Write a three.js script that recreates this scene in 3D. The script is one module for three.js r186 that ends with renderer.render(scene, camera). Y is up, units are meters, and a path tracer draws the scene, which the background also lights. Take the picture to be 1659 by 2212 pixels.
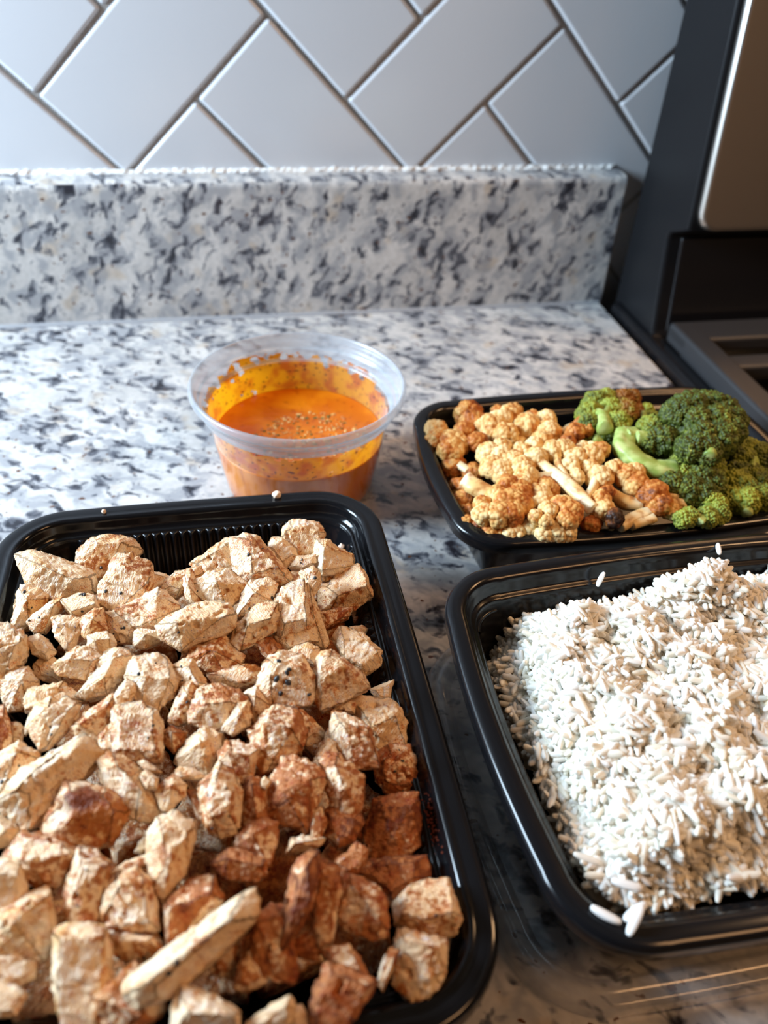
import * as THREE from 'three';
import { RoundedBoxGeometry } from 'three/addons/geometries/RoundedBoxGeometry.js';
import { ConvexHull } from 'three/addons/math/ConvexHull.js';
import { ImprovedNoise } from 'three/addons/math/ImprovedNoise.js';
import { mergeGeometries, mergeVertices } from 'three/addons/utils/BufferGeometryUtils.js';
import { RectAreaLightUniformsLib } from 'three/addons/lights/RectAreaLightUniformsLib.js';

// ---------------------------------------------------------------- camera, sky, lights, exposure
const scene = new THREE.Scene();
const camera = new THREE.PerspectiveCamera(2 * Math.atan(1106 / 1770) * 180 / Math.PI, 1659 / 2212, 0.02, 30);
{
  const yaw = 0.22648, pitch = 0.67575, roll = 0.05872;
  const F = new THREE.Vector3(Math.sin(yaw) * Math.cos(pitch), -Math.sin(pitch), -Math.cos(yaw) * Math.cos(pitch));
  const R = new THREE.Vector3(Math.cos(yaw), 0, Math.sin(yaw)), U = new THREE.Vector3().crossVectors(R, F);
  const c = Math.cos(roll), s = Math.sin(roll);
  const R2 = R.clone().multiplyScalar(c).addScaledVector(U, s), U2 = U.clone().multiplyScalar(c).addScaledVector(R, -s);
  camera.quaternion.setFromRotationMatrix(new THREE.Matrix4().makeBasis(R2, U2, F.clone().negate()));
  camera.position.set(-0.31831, 0.28922, 0.62923);
  camera.focus = 0.335; camera.userData.fStop = 7.5;
}
scene.add(camera);
scene.background = new THREE.Color(0.55, 0.72, 1.0);
RectAreaLightUniformsLib.init();
const renderer = new THREE.WebGLRenderer({ antialias: true });
renderer.toneMapping = THREE.LinearToneMapping;
renderer.toneMappingExposure = 1.06;
renderer.shadowMap.enabled = true;
// daylight through the kitchen window in the left wall
const windowLight = new THREE.RectAreaLight(new THREE.Color(0.65, 0.83, 1.0), 64, 0.32, 0.38);
windowLight.position.set(-1.04, 0.45, 0.19); windowLight.lookAt(1, 0.45, 0.19);
scene.add(windowLight);
// warm lamp under the range hood
const hoodLight = new THREE.RectAreaLight(new THREE.Color(1.0, 0.58, 0.28), 30, 0.26, 0.11);
hoodLight.position.set(0.36, 0.668, 0.30); hoodLight.lookAt(0.36, 0, 0.30);
scene.add(hoodLight);
// warm ceiling lamp of the room
const ceilingLight = new THREE.RectAreaLight(new THREE.Color(1.0, 0.52, 0.22), 12, 0.5, 0.5);
ceilingLight.position.set(0.55, 1.535, 1.15); ceilingLight.lookAt(0.55, 0, 1.15);
scene.add(ceilingLight);

// ---------------------------------------------------------------- helpers
const perlin = new ImprovedNoise();
const N3 = (x, y, z) => perlin.noise(x + 31.7, y + 11.3, z + 57.1);
const fbm = (x, y, z, o = 3) => { let s = 0, a = 1, t = 0; for (let i = 0; i < o; i++) { s += a * N3(x, y, z); t += a; a *= 0.5; x = x * 2.03 + 5.2; y = y * 2.03 + 1.3; z = z * 2.03 + 8.1; } return s / t; };
const sstep = (a, b, x) => { const t = Math.min(1, Math.max(0, (x - a) / (b - a))); return t * t * (3 - 2 * t); };
const mix = (a, b, t) => a + (b - a) * t;
let seed = 7;
const rnd = () => { seed = (seed + 0x6d2b79f5) | 0; let t = Math.imul(seed ^ (seed >>> 15), 1 | seed); t = (t + Math.imul(t ^ (t >>> 7), 61 | t)) ^ t; return ((t ^ (t >>> 14)) >>> 0) / 4294967296; };
const hash = (i, j, k) => { let h = Math.imul(i, 374761393) ^ Math.imul(j, 668265263) ^ Math.imul(k, 2147483647 - 1442695); h = Math.imul(h ^ (h >>> 13), 1274126177); return ((h ^ (h >>> 16)) >>> 0) / 4294967296; };
function worley(x, y, z) {                               // distance to the nearest jittered cell point
  const i = Math.floor(x), j = Math.floor(y), k = Math.floor(z); let d = 9;
  for (let a = -1; a < 2; a++) for (let b = -1; b < 2; b++) for (let c = -1; c < 2; c++) {
    const p = i + a, q = j + b, r = k + c;
    const dx = p + 0.15 + 0.7 * hash(p, q, r) - x, dy = q + 0.15 + 0.7 * hash(q, r, p + 91) - y, dz = r + 0.15 + 0.7 * hash(r, p, q + 17) - z;
    const e = dx * dx + dy * dy + dz * dz; if (e < d) d = e;
  }
  return Math.sqrt(d);
}
const srgb = (r, g, b) => new THREE.Color().setRGB(r / 255, g / 255, b / 255, THREE.SRGBColorSpace);
const used = {};
const numbered = (n) => { const k = used[n] = (used[n] ?? -1) + 1; return k ? n + '_' + String(k).padStart(3, '0') : n; };
const shade = (o) => { o.castShadow = o.receiveShadow = true; return o; };
function mesh(name, g, m, parent = scene) { const o = shade(new THREE.Mesh(g, m)); o.name = numbered(name); parent.add(o); return o; }
function tag(o, label, category, group, kind) { o.userData.label = label; o.userData.category = category; if (group) o.userData.group = group; if (kind) o.userData.kind = kind; return o; }
function struct(name, g, m) { const o = mesh(name, g, m); o.userData.kind = 'structure'; return o; }
function thing(name, label, category, group) { const o = new THREE.Group(); o.name = numbered(name); scene.add(o); return tag(o, label, category, group); }
const box = (x0, x1, y0, y1, z0, z1) => { const g = new THREE.BoxGeometry(x1 - x0, y1 - y0, z1 - z0); g.translate((x0 + x1) / 2, (y0 + y1) / 2, (z0 + z1) / 2); return g; };
const rbox = (x0, x1, y0, y1, z0, z1, r, s = 3) => { const g = new RoundedBoxGeometry(x1 - x0, y1 - y0, z1 - z0, s, r); g.translate((x0 + x1) / 2, (y0 + y1) / 2, (z0 + z1) / 2); return g; };
function uvMetres(g) {                                   // box mapping in metres
  const p = g.attributes.position, n = g.attributes.normal, uv = new Float32Array(p.count * 2);
  for (let i = 0; i < p.count; i++) {
    const ax = Math.abs(n.getX(i)), ay = Math.abs(n.getY(i)), az = Math.abs(n.getZ(i));
    const [u, v] = ay >= ax && ay >= az ? [p.getX(i), p.getZ(i)] : az >= ax ? [p.getX(i), p.getY(i)] : [p.getZ(i), p.getY(i)];
    uv[2 * i] = u; uv[2 * i + 1] = v;
  }
  g.setAttribute('uv', new THREE.BufferAttribute(uv, 2)); return g;
}
function texture(w, h, fn, color, rx = 1, ry = 1) {
  const d = new Uint8Array(w * h * 4);
  for (let j = 0; j < h; j++) for (let i = 0; i < w; i++) { const c = fn(i, j), k = (j * w + i) * 4; d[k] = c[0]; d[k + 1] = c[1]; d[k + 2] = c[2]; d[k + 3] = c[3] ?? 255; }
  const t = new THREE.DataTexture(d, w, h); t.wrapS = t.wrapT = THREE.RepeatWrapping; t.magFilter = t.minFilter = THREE.LinearFilter;
  if (color) t.colorSpace = THREE.SRGBColorSpace; t.repeat.set(rx, ry); t.needsUpdate = true; return t;
}

// ---------------------------------------------------------------- materials
const graniteSize = 0.62;
const graniteTex = texture(2048, 2048, (i, j) => {
  const x = i / 2048 * graniteSize, y = j / 2048 * graniteSize;
  const wx = x + 0.006 * fbm(x * 70, y * 70, 3, 2), wy = y + 0.006 * fbm(x * 70, y * 70, 9, 2);
  const a = wx * 0.82 + wy * 0.57, b = -wx * 0.57 + wy * 0.82;          // grain drifts along one diagonal
  const cloud = fbm(a * 20, b * 27, 1, 3), clump = fbm(a * 30, b * 40, 77, 2);
  const fleck = fbm(a * 92, b * 150, 21, 3);
  const crisp = fbm(wx * 380, wy * 380, 5, 2);
  const g = 0.765 + 0.12 * cloud + 0.08 * fbm(x * 260, y * 260, 40, 2);
  const grey = sstep(-0.16, 0.26, fbm(a * 66, b * 100, 60, 3) + 0.35 * clump + 0.14 * crisp);
  const dark = sstep(0.04, 0.33, fleck * 0.95 + 0.50 * clump + 0.20 * crisp);
  const black = sstep(0.30, 0.46, fleck * 0.95 + 0.42 * clump + 0.26 * crisp);
  const tan = sstep(0.20, 0.46, fbm(x * 50, y * 50, 90, 2));
  const rust = sstep(0.42, 0.48, fbm(x * 190, y * 190, 130, 2));
  let r = g, gg = g * 0.985, bb = g * 0.965;
  r = mix(r, g * 0.95, tan); gg = mix(gg, g * 0.89, tan); bb = mix(bb, g * 0.82, tan);
  r = mix(r, 0.56, grey * 0.72); gg = mix(gg, 0.57, grey * 0.72); bb = mix(bb, 0.59, grey * 0.72);
  r = mix(r, 0.27, dark * 0.85); gg = mix(gg, 0.28, dark * 0.85); bb = mix(bb, 0.315, dark * 0.85);
  r = mix(r, 0.12, black * 0.8); gg = mix(gg, 0.12, black * 0.8); bb = mix(bb, 0.145, black * 0.8);
  r = mix(r, 0.36, rust); gg = mix(gg, 0.23, rust); bb = mix(bb, 0.16, rust);
  return [r * 255, gg * 255, bb * 255];
}, true, 1 / graniteSize, 1 / graniteSize);
const graniteMat = new THREE.MeshPhysicalMaterial({ map: graniteTex, roughness: 0.24, specularIntensity: 0.9 });
const graniteTex2 = graniteTex.clone(); graniteTex2.offset.set(0.37, 0.55); graniteTex2.rotation = 0.5; graniteTex2.needsUpdate = true;
const graniteMat2 = new THREE.MeshPhysicalMaterial({ map: graniteTex2, roughness: 0.3 });
const tileMat = new THREE.MeshPhysicalMaterial({ color: srgb(198, 200, 204), roughness: 0.16, specularIntensity: 1 });
const groutTex = texture(512, 512, (i, j) => { const n = fbm(i / 6, j / 6, 2, 3); const v = 150 + 60 * n; return [v, v * 0.98, v * 0.96]; }, true, 8, 8);
const groutMat = new THREE.MeshStandardMaterial({ map: groutTex, roughness: 0.95, bumpMap: groutTex, bumpScale: 0.0008 });
const caulkMat = new THREE.MeshStandardMaterial({ color: srgb(226, 225, 222), roughness: 0.55 });
const greyCaulkMat = new THREE.MeshStandardMaterial({ color: srgb(150, 152, 156), roughness: 0.5 });
const paintMat = new THREE.MeshStandardMaterial({ color: srgb(84, 70, 56), roughness: 0.9 });
const ceilingMat = new THREE.MeshStandardMaterial({ color: srgb(120, 106, 88), roughness: 0.95 });
const floorMat = new THREE.MeshStandardMaterial({ color: srgb(84, 60, 42), roughness: 0.6 });
const trimMat = new THREE.MeshStandardMaterial({ color: srgb(232, 230, 226), roughness: 0.5 });
const blackPlastic = new THREE.MeshPhysicalMaterial({ color: new THREE.Color(0.006, 0.006, 0.007), roughness: 0.12, specularIntensity: 0.65 });
const satinPlastic = new THREE.MeshPhysicalMaterial({ color: new THREE.Color(0.006, 0.006, 0.007), roughness: 0.18, specularIntensity: 0.65 });
const blackEnamel = new THREE.MeshPhysicalMaterial({ color: new THREE.Color(0.006, 0.006, 0.007), roughness: 0.16, specularIntensity: 1 });
const blackSatin = new THREE.MeshPhysicalMaterial({ color: new THREE.Color(0.009, 0.009, 0.010), roughness: 0.34, specularIntensity: 0.4 });
const castIron = new THREE.MeshPhysicalMaterial({ color: new THREE.Color(0.022, 0.022, 0.024), roughness: 0.5 });
const brushTex = texture(256, 512, (i, j) => { const v = 128 + 90 * fbm(i / 90, j / 1.6, 4, 2); return [v, v, v]; }, false, 3, 5);
const steelMat = new THREE.MeshPhysicalMaterial({ color: new THREE.Color(0.66, 0.62, 0.57), metalness: 1, roughness: 0.3, bumpMap: brushTex, bumpScale: 0.00012 });
const wetCrumb = new THREE.MeshPhysicalMaterial({ color: srgb(240, 214, 190), roughness: 0.35 });
const clearPlastic = new THREE.MeshPhysicalMaterial({ color: new THREE.Color(0.93, 0.94, 0.95), transmission: 0.86, thickness: 0, roughness: 0.16, ior: 1.5, side: THREE.DoubleSide });
const clearSheet = new THREE.MeshPhysicalMaterial({ color: new THREE.Color(0.96, 0.96, 0.96), transmission: 0.97, thickness: 0, roughness: 0.06, ior: 1.5, side: THREE.DoubleSide });
const milkyPlastic = new THREE.MeshPhysicalMaterial({ color: new THREE.Color(0.95, 0.96, 0.97), transmission: 0.985, thickness: 0, roughness: 0.05, ior: 1.5, side: THREE.DoubleSide });
const milkyRim = new THREE.MeshPhysicalMaterial({ color: new THREE.Color(0.80, 0.83, 0.86), transmission: 0.80, thickness: 0, roughness: 0.26, ior: 1.5, side: THREE.DoubleSide });

// ---------------------------------------------------------------- the room
{
  // wall with herringbone tiles, each tile a piece of the wall
  const wall = struct('wall_back', uvMetres(box(-1.05, 1.3, -0.95, 1.56, -0.12, -0.0022)), groutMat);
  const W = 0.0732, bx = -0.2711, by = 0.2032, a1 = 0.7709, a2 = 0.7879, L = 2 * W;
  const e1 = [Math.cos(a1), Math.sin(a1)], e2 = [Math.cos(a2), -Math.sin(a2)];
  const gap = 0.0026;
  const long1 = new RoundedBoxGeometry(L - gap, W - gap, 0.008, 3, 0.0026), long2 = long1;
  for (let i = -12; i <= 12; i++) for (let j = -12; j <= 12; j++) for (const kind of [0, 1]) {
    // the lattice repeats along (-1, 1) and (2, 2) in tile widths
    const u0 = -i + 2 * j, v0 = i + 2 * j;
    const u = u0 + (kind ? -0.5 : -1), v = v0 + (kind ? 1 : -0.5);
    const x = bx + W * (u * e1[0] + v * e2[0]), y = by + W * (u * e1[1] + v * e2[1]);
    if (x < -0.86 || x > 0.36 || y < -0.03 || y > 0.48) continue;
    const t = mesh('tile', kind ? long2 : long1, tileMat, wall);
    t.position.set(x, y, -0.0038 + 0.0004 * (hash(i, j, kind) - 0.5));
    t.rotation.z = (kind ? -a2 : a1);
    t.rotation.x = 0.004 * (hash(i, kind, j + 5) - 0.5); t.rotation.y = 0.004 * (hash(j, i, kind + 9) - 0.5);
  }
  // left wall with its window opening, the other walls, ceiling, floor
  const zw0 = 0.02, zw1 = 0.36, yw0 = 0.25, yw1 = 0.65;
  const left = struct('wall_left', mergeGeometries([box(-1.17, -1.05, -0.95, yw0, -0.12, 2.6), box(-1.17, -1.05, yw1, 1.56, -0.12, 2.6), box(-1.17, -1.05, yw0, yw1, -0.12, zw0), box(-1.17, -1.05, yw0, yw1, zw1, 2.6)]), paintMat);
  const win = struct('window_1', mergeGeometries([box(-1.11, -1.05, yw0 - 0.04, yw0, zw0 - 0.04, zw1 + 0.04), box(-1.11, -1.05, yw1, yw1 + 0.04, zw0 - 0.04, zw1 + 0.04), box(-1.11, -1.05, yw0, yw1, zw0 - 0.04, zw0), box(-1.11, -1.05, yw0, yw1, zw1, zw1 + 0.04)]), trimMat);
  const pane = mesh('pane', box(-1.10, -1.096, yw0, yw1, zw0, zw1), new THREE.MeshPhysicalMaterial({ color: 0xffffff, transmission: 1, thickness: 0, roughness: 0.02 }), win);
  struct('wall_right', box(1.9, 2.0, -0.95, 1.56, -0.12, 2.6), paintMat);
  struct('wall_front', box(-1.17, 2.0, -0.95, 1.56, 2.6, 2.7), new THREE.MeshStandardMaterial({ color: srgb(176, 146, 112), roughness: 0.9 }));
  struct('ceiling', box(-1.17, 2.0, 1.56, 1.64, -0.12, 2.7), ceilingMat);
  struct('floor', box(-1.17, 2.0, -1.02, -0.95, -0.12, 2.7), floorMat);
  const lampT = thing('ceiling_lamp', 'square warm ceiling lamp panel of the kitchen', 'lamp');
  mesh('lamp_frame', box(0.28, 0.82, 1.545, 1.56, 0.88, 1.42), trimMat, lampT);
  mesh('lamp_panel', box(0.30, 0.80, 1.539, 1.545, 0.90, 1.40), new THREE.MeshStandardMaterial({ color: 0xffffff, emissive: new THREE.Color(1, 0.56, 0.26), emissiveIntensity: 1 }), lampT);
  const hood = thing('range_hood', 'steel range hood with a warm lamp above the black range', 'range hood');
  const hs = new THREE.Shape(); hs.moveTo(0.001, 0.68); hs.lineTo(0.46, 0.68); hs.lineTo(0.46, 0.72); hs.lineTo(0.24, 0.86); hs.lineTo(0.001, 0.86);
  const hg = new THREE.ExtrudeGeometry(hs, { depth: 0.756, bevelEnabled: true, bevelSize: 0.001, bevelThickness: 0.002, bevelSegments: 2 }); hg.rotateY(-Math.PI / 2); hg.translate(0.762, 0, 0);
  mesh('hood_shell', hg, steelMat, hood);
  mesh('lamp_panel', box(0.23, 0.49, 0.6705, 0.678, 0.245, 0.355), new THREE.MeshStandardMaterial({ color: 0xffffff, emissive: new THREE.Color(1, 0.60, 0.30), emissiveIntensity: 1.5 }), hood);
}
{
  const ct = tag(mesh('countertop', uvMetres(rbox(-1.045, 0, -0.032, 0, 0.0, 0.64, 0.003)), graniteMat), 'polished white granite countertop flecked with grey and black', 'countertop');
  const base = thing('base_cabinet', 'plain white base cabinet carrying the granite countertop', 'cabinet');
  mesh('carcass', box(-1.045, -0.002, -0.95, -0.032, 0.002, 0.58), trimMat, base);
  // granite upstand, its outer top edge eased
  const sh = new THREE.Shape(); sh.moveTo(0.0005, 0.0003); sh.lineTo(0.0217, 0.0003); sh.lineTo(0.0217, 0.097); sh.quadraticCurveTo(0.0217, 0.1016, 0.0165, 0.1018); sh.lineTo(0.0005, 0.1018);
  const g = new THREE.ExtrudeGeometry(sh, { depth: 1.041, bevelEnabled: true, bevelSize: 0.0012, bevelThickness: 0.0016, bevelSegments: 3, curveSegments: 8, steps: 1 });
  g.rotateY(-Math.PI / 2);                                // (x, y, depth) -> (-depth, y, x)
  g.translate(-0.0016, 0.0012, 0);
  tag(mesh('granite_backsplash', uvMetres(g), graniteMat2), 'low grey flecked granite upstand running along the tiled wall', 'backsplash');
  // bead of white caulk where the upstand meets the tiles, and the thin grey joint below
  const bead = (name, y, z, r, m, amp, f) => {
    const n = 620, k = 6, pos = [], idx = [];
    for (let i = 0; i <= n; i++) { const x = -1.04 + 1.037 * i / n; for (let j = 0; j < k; j++) { const a = j / (k - 1) * Math.PI / 2, rr = r * (1 + amp * fbm(x * f, j * 0.7, y * 90, 2)); pos.push(x, y + rr * Math.cos(a), z + rr * Math.sin(a)); if (i < n && j < k - 1) { const q = i * k + j; idx.push(q, q + 1, q + k, q + 1, q + k + 1, q + k); } } }
    const gg = new THREE.BufferGeometry(); gg.setAttribute('position', new THREE.Float32BufferAttribute(pos, 3)); gg.setIndex(idx); gg.computeVertexNormals(); m.side = THREE.DoubleSide;
    const o = struct(name, gg, m); return o;
  };
  bead('trim_1', 0.1030, 0.0, 0.0032, caulkMat, 0.9, 420);
  bead('trim_2', 0.0, 0.0229, 0.0022, greyCaulkMat, 0.15, 60);
}
// ---------------------------------------------------------------- the range
{
  const t = thing('kitchen_range', 'black kitchen range with a stainless control panel beside the granite counter', 'range');
  mesh('body', rbox(0.005, 0.765, -0.94, -0.012, 0.027, 0.65, 0.003), blackSatin, t);
  const deck = new THREE.Shape(); deck.moveTo(0.027, -0.012); deck.lineTo(0.65, -0.012); deck.lineTo(0.65, 0.002); deck.lineTo(0.027, 0.002);
  mesh('cooktop_deck', rbox(0.026, 0.745, -0.016, -0.005, 0.09, 0.64, 0.003), blackEnamel, t);
  mesh('deck_edge', rbox(0.004, 0.022, -0.02, 0.006, 0.03, 0.65, 0.006, 5), blackEnamel, t);
  const pr = new THREE.Shape(); pr.moveTo(0.027, -0.012); pr.lineTo(0.100, -0.012); pr.quadraticCurveTo(0.096, 0.0, 0.092, 0.008); pr.lineTo(0.078, 0.076); pr.lineTo(0.079, 0.082); pr.lineTo(0.102, 0.092); pr.lineTo(0.102, 0.100); pr.lineTo(0.076, 0.33); pr.lineTo(0.027, 0.33);
  const bg = new THREE.ExtrudeGeometry(pr, { depth: 0.748, bevelEnabled: true, bevelSize: 0.0022, bevelThickness: 0.003, bevelSegments: 3 });
  bg.rotateY(-Math.PI / 2); bg.translate(0.762, 0, 0);
  mesh('backguard', bg, blackSatin, t);
  mesh('lower_panel', (() => { const g = new RoundedBoxGeometry(0.735, 0.072, 0.005, 3, 0.0022); g.rotateX(-0.19); g.translate(0.39, 0.042, 0.0862); return g; })(), blackEnamel, t);
  const sp = new THREE.Shape(); const w = 0.736, h = 0.235, r = 0.012;
  sp.moveTo(r, 0); sp.lineTo(w - r, 0); sp.quadraticCurveTo(w, 0, w, r); sp.lineTo(w, h); sp.lineTo(0, h); sp.lineTo(0, r); sp.quadraticCurveTo(0, 0, r, 0);
  const sg = new THREE.ExtrudeGeometry(sp, { depth: 0.006, bevelEnabled: true, bevelSize: 0.0035, bevelThickness: 0.0045, bevelSegments: 5, curveSegments: 8 });
  sg.rotateX(-0.113); sg.translate(0.0185, 0.094, 0.1005);
  mesh('control_panel', sg, steelMat, t);
  const gr = thing('burner_grate', 'cast iron burner grate with wide flat bars on the black range', 'grate');
  const y1 = 0.022, y0 = 0.010;
  mesh('side_rail', rbox(0.0165, 0.036, y0 - 0.004, y1, 0.106, 0.60, 0.003), castIron, gr);
  mesh('back_rail', rbox(0.0165, 0.37, y0, y1 - 0.0002, 0.1055, 0.136, 0.003), castIron, gr);
  for (const z of [0.160, 0.214, 0.268, 0.322, 0.376]) mesh('bar', rbox(0.030, 0.37, y0, y1 - 0.0004, z, z + 0.018, 0.003), castIron, gr);
  for (const z of [0.128, 0.30, 0.48]) mesh('foot', rbox(0.018, 0.034, -0.0042, y0, z, z + 0.05, 0.002), castIron, gr);
}
// ---------------------------------------------------------------- trays: rounded rectangles swept along a profile
function ringPoints(a, b, r, bow, nSide, nCorner) {        // outline samples: {corner centre, direction, side} so that an inset keeps its corners round
  const out = [], cs = [[1, 1, 0], [-1, 1, 1], [-1, -1, 2], [1, -1, 3]];
  for (const [sx, sz, q] of cs) {
    for (let i = 0; i <= nCorner; i++) out.push({ sx, sz, an: (q + i / nCorner) * Math.PI / 2, t: 0, corner: true });
    const [nx, nz] = [[-1, 1], [-1, -1], [1, -1], [1, 1]][q];
    for (let i = 1; i < nSide[q % 2]; i++) out.push({ sx, sz, nx, nz, an: (q + 1) * Math.PI / 2, t: i / nSide[q % 2], corner: false });
  }
  return (d, k, extra) => {
    const p = out[k], rr = Math.max(r - d, 0.004) , A = a - d - rr, B = b - d - rr;
    let x, z, f = 1;
    if (p.corner) { x = p.sx * A; z = p.sz * B; f = 0; } else { x = mix(p.sx * A, p.nx * A, p.t); z = mix(p.sz * B, p.nz * B, p.t); f = 1 - (2 * p.t - 1) ** 2; }
    const e = rr + bow * f - (extra || 0);
    return [x + Math.cos(p.an) * e, z + Math.sin(p.an) * e, p];
  };
}
const ringCount = (nSide, nCorner) => 4 * (nCorner + 1) + 2 * (nSide[0] - 1) + 2 * (nSide[1] - 1);
function sweep(o, profile, rib, cap) {                      // profile: [inset, height, rib weight]
  const f = ringPoints(o.a, o.b, o.r, o.bow, o.nSide, o.nCorner), n = ringCount(o.nSide, o.nCorner), pos = [], idx = [];
  // running length, for the ribs
  const len = [0]; { let p = f(0.02, 0); for (let k = 1; k <= n; k++) { const q = f(0.02, k % n); len.push(len[k - 1] + Math.hypot(q[0] - p[0], q[1] - p[1])); p = q; } }
  profile.forEach(([d, y, w], i) => {
    for (let k = 0; k < n; k++) {
      let e = 0; const q = f(d, k);
      if (w && rib && !q[2].corner) { const s = q[2].t, fade = sstep(0, 0.06, s) * sstep(1, 0.94, s); e = w * fade * rib.amp * (0.5 + 0.5 * Math.sin(len[k] / rib.pitch * 2 * Math.PI)); }
      const [x, z] = e ? f(d, k, e) : q; pos.push(x, y, z);
      if (i) { const A = (i - 1) * n + k, B = (i - 1) * n + (k + 1) % n, C = i * n + k, D = i * n + (k + 1) % n; idx.push(A, B, C, B, D, C); }
    }
  });
  if (cap) for (const i of cap) { const c = pos.length / 3; pos.push(0, profile[i][1], 0); for (let k = 0; k < n; k++) { const A = i * n + k, B = i * n + (k + 1) % n; i ? idx.push(A, B, c) : idx.push(B, A, c); } }
  const g = new THREE.BufferGeometry(); g.setAttribute('position', new THREE.Float32BufferAttribute(pos, 3)); g.setIndex(idx); g.computeVertexNormals(); return g;
}
// ribbed tray with the chicken
{
  const t = thing('ribbed_tray', 'large glossy black ribbed plastic tray filled with diced chicken', 'tray'); t.position.set(-0.3385, 0, 0.4322);
  const o = { a: 0.086, b: 0.1207, r: 0.031, bow: 0.0006, nSide: [300, 420], nCorner: 40 };
  const rim = [[0.0155, 0.0375], [0.0150, 0.0392], [0.0142, 0.0400], [0.0134, 0.0396], [0.0130, 0.0391], [0.0124, 0.0397], [0.0116, 0.0405], [0.0108, 0.0418], [0.0102, 0.0440], [0.0096, 0.0452], [0.0086, 0.0460], [0.0074, 0.0460], [0.0066, 0.0455], [0.0052, 0.0457], [0.0034, 0.0460], [0.0016, 0.0458], [0.0005, 0.0452], [0, 0.0440], [0, 0.0385], [0.0008, 0.0380], [0.0014, 0.0384], [0.0018, 0.0430], [0.0090, 0.0440], [0.0110, 0.0400], [0.0145, 0.0382]].reverse();
  mesh('rim', sweep({ ...o, nSide: [40, 60] }, rim), blackPlastic, t);
  const wall = [[0.0140, 0.0388, 0], [0.0146, 0.0389, 0.5], [0.0150, 0.0388, 0.85], [0.0153, 0.0385, 1], [0.0157, 0.0374, 1], [0.0166, 0.0350, 1], [0.0180, 0.0290, 1], [0.0200, 0.0200, 1], [0.0220, 0.0110, 1], [0.0232, 0.0060, 0.7], [0.0250, 0.0030, 0.2], [0.0290, 0.0022, 0]].reverse();
  mesh('ribbed_wall', sweep(o, [...wall].reverse().reverse(), { amp: 0.0019, pitch: 0.0041 }), blackPlastic, t);
  mesh('base', sweep({ ...o, nSide: [20, 30] }, [[0.0290, 0.0022], [0.0300, 0.0021], [0.0320, 0.0021]].reverse(), null, [0]), blackPlastic, t);
  mesh('outer_wall', sweep({ ...o, nSide: [30, 40] }, [[0.0142, 0.0384], [0.0146, 0.0370], [0.0212, 0.0080], [0.0225, 0.0030], [0.0250, 0.0004], [0.0320, 0.0]], null, [5]), blackPlastic, t);
}
// smooth tray, used twice
function smoothTray(label, cx, cy, cz, turn, a, b, r, bow, h) {
  const t = thing('meal_tray', label, 'tray'); t.position.set(cx, cy, cz); t.rotation.y = turn;
  const o = { a, b, r, bow, nSide: [40, 40], nCorner: 30 };
  const rim = [[0.0140, -0.0098], [0.0136, -0.0086], [0.0126, -0.0078], [0.0116, -0.0075], [0.0106, -0.0066], [0.0096, -0.0040], [0.0088, -0.0018], [0.0076, -0.0006], [0.0060, 0], [0.0030, 0], [0.0012, -0.0004], [0.0002, -0.0016], [0, -0.0030], [0.0002, -0.0072], [0.0012, -0.0075], [0.0016, -0.0066], [0.0018, -0.0034], [0.0070, -0.0024], [0.0105, -0.0080], [0.0136, -0.0096]].map(([d, y]) => [d, h + y]).reverse();
  mesh('rim', sweep(o, rim), satinPlastic, t);
  mesh('body', sweep(o, [[0.0300, 0.0014], [0.0270, 0.0016], [0.0235, 0.0034], [0.0218, 0.0075], [0.0145, h - 0.0110], [0.0139, h - 0.0096]], null, [0]), satinPlastic, t);
  mesh('outer_wall', sweep(o, [[0.0136, h - 0.0097], [0.0140, h - 0.0112], [0.0212, 0.0070], [0.0228, 0.0026], [0.0262, 0.0004], [0.0300, 0]], null, [5]), satinPlastic, t);
  for (const [sx, sz] of [[1, 1], [-1, 1], [-1, -1], [1, -1]]) {   // moulded stacking lugs in the corners
    const pts = []; for (let i = 0; i <= 14; i++) { const q = (0.12 + 0.76 * i / 14) * Math.PI / 2, rr = r - 0.0145; pts.push(new THREE.Vector3(sx * (a - r + rr * Math.cos(q)), h - 0.0130, sz * (b - r + rr * Math.sin(q)))); }
    mesh('stacking_lug', new THREE.TubeGeometry(new THREE.CatmullRomCurve3(pts), 24, 0.0013, 7), satinPlastic, t);
  }
  return t;
}
smoothTray('smooth black meal tray holding roasted cauliflower and broccoli', -0.1215, 0, 0.3003, 0, 0.098, 0.0640, 0.026, 0.0028, 0.046);
smoothTray('smooth black meal tray heaped with white rice, set on a clear lid', -0.1275, 0.0045, 0.4628, 0.018, 0.1112, 0.0812, 0.029, 0.0030, 0.0480);
{
  const t = thing('clear_lid', 'clear plastic lid lying under the rice tray', 'lid'); t.position.set(-0.1300, 0.0005, 0.4618); t.rotation.y = 0.03;
  const o = { a: 0.1135, b: 0.0800, r: 0.032, bow: 0.0028, nSide: [40, 40], nCorner: 30 };
  mesh('lid_rim', sweep(o, [[0.0110, 0.0030], [0.0100, 0.0036], [0.0092, 0.0058], [0.0084, 0.0072], [0.0068, 0.0080], [0.0050, 0.0076], [0.0040, 0.0070], [0.0030, 0.0078], [0.0016, 0.0084], [0.0004, 0.0076], [0, 0.0060], [0, 0.0006]].reverse()), clearPlastic, t);
  mesh('lid_panel', sweep(o, [[0.0200, 0.0030], [0.0110, 0.0030]], null, [0]), clearSheet, t);
}
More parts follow.
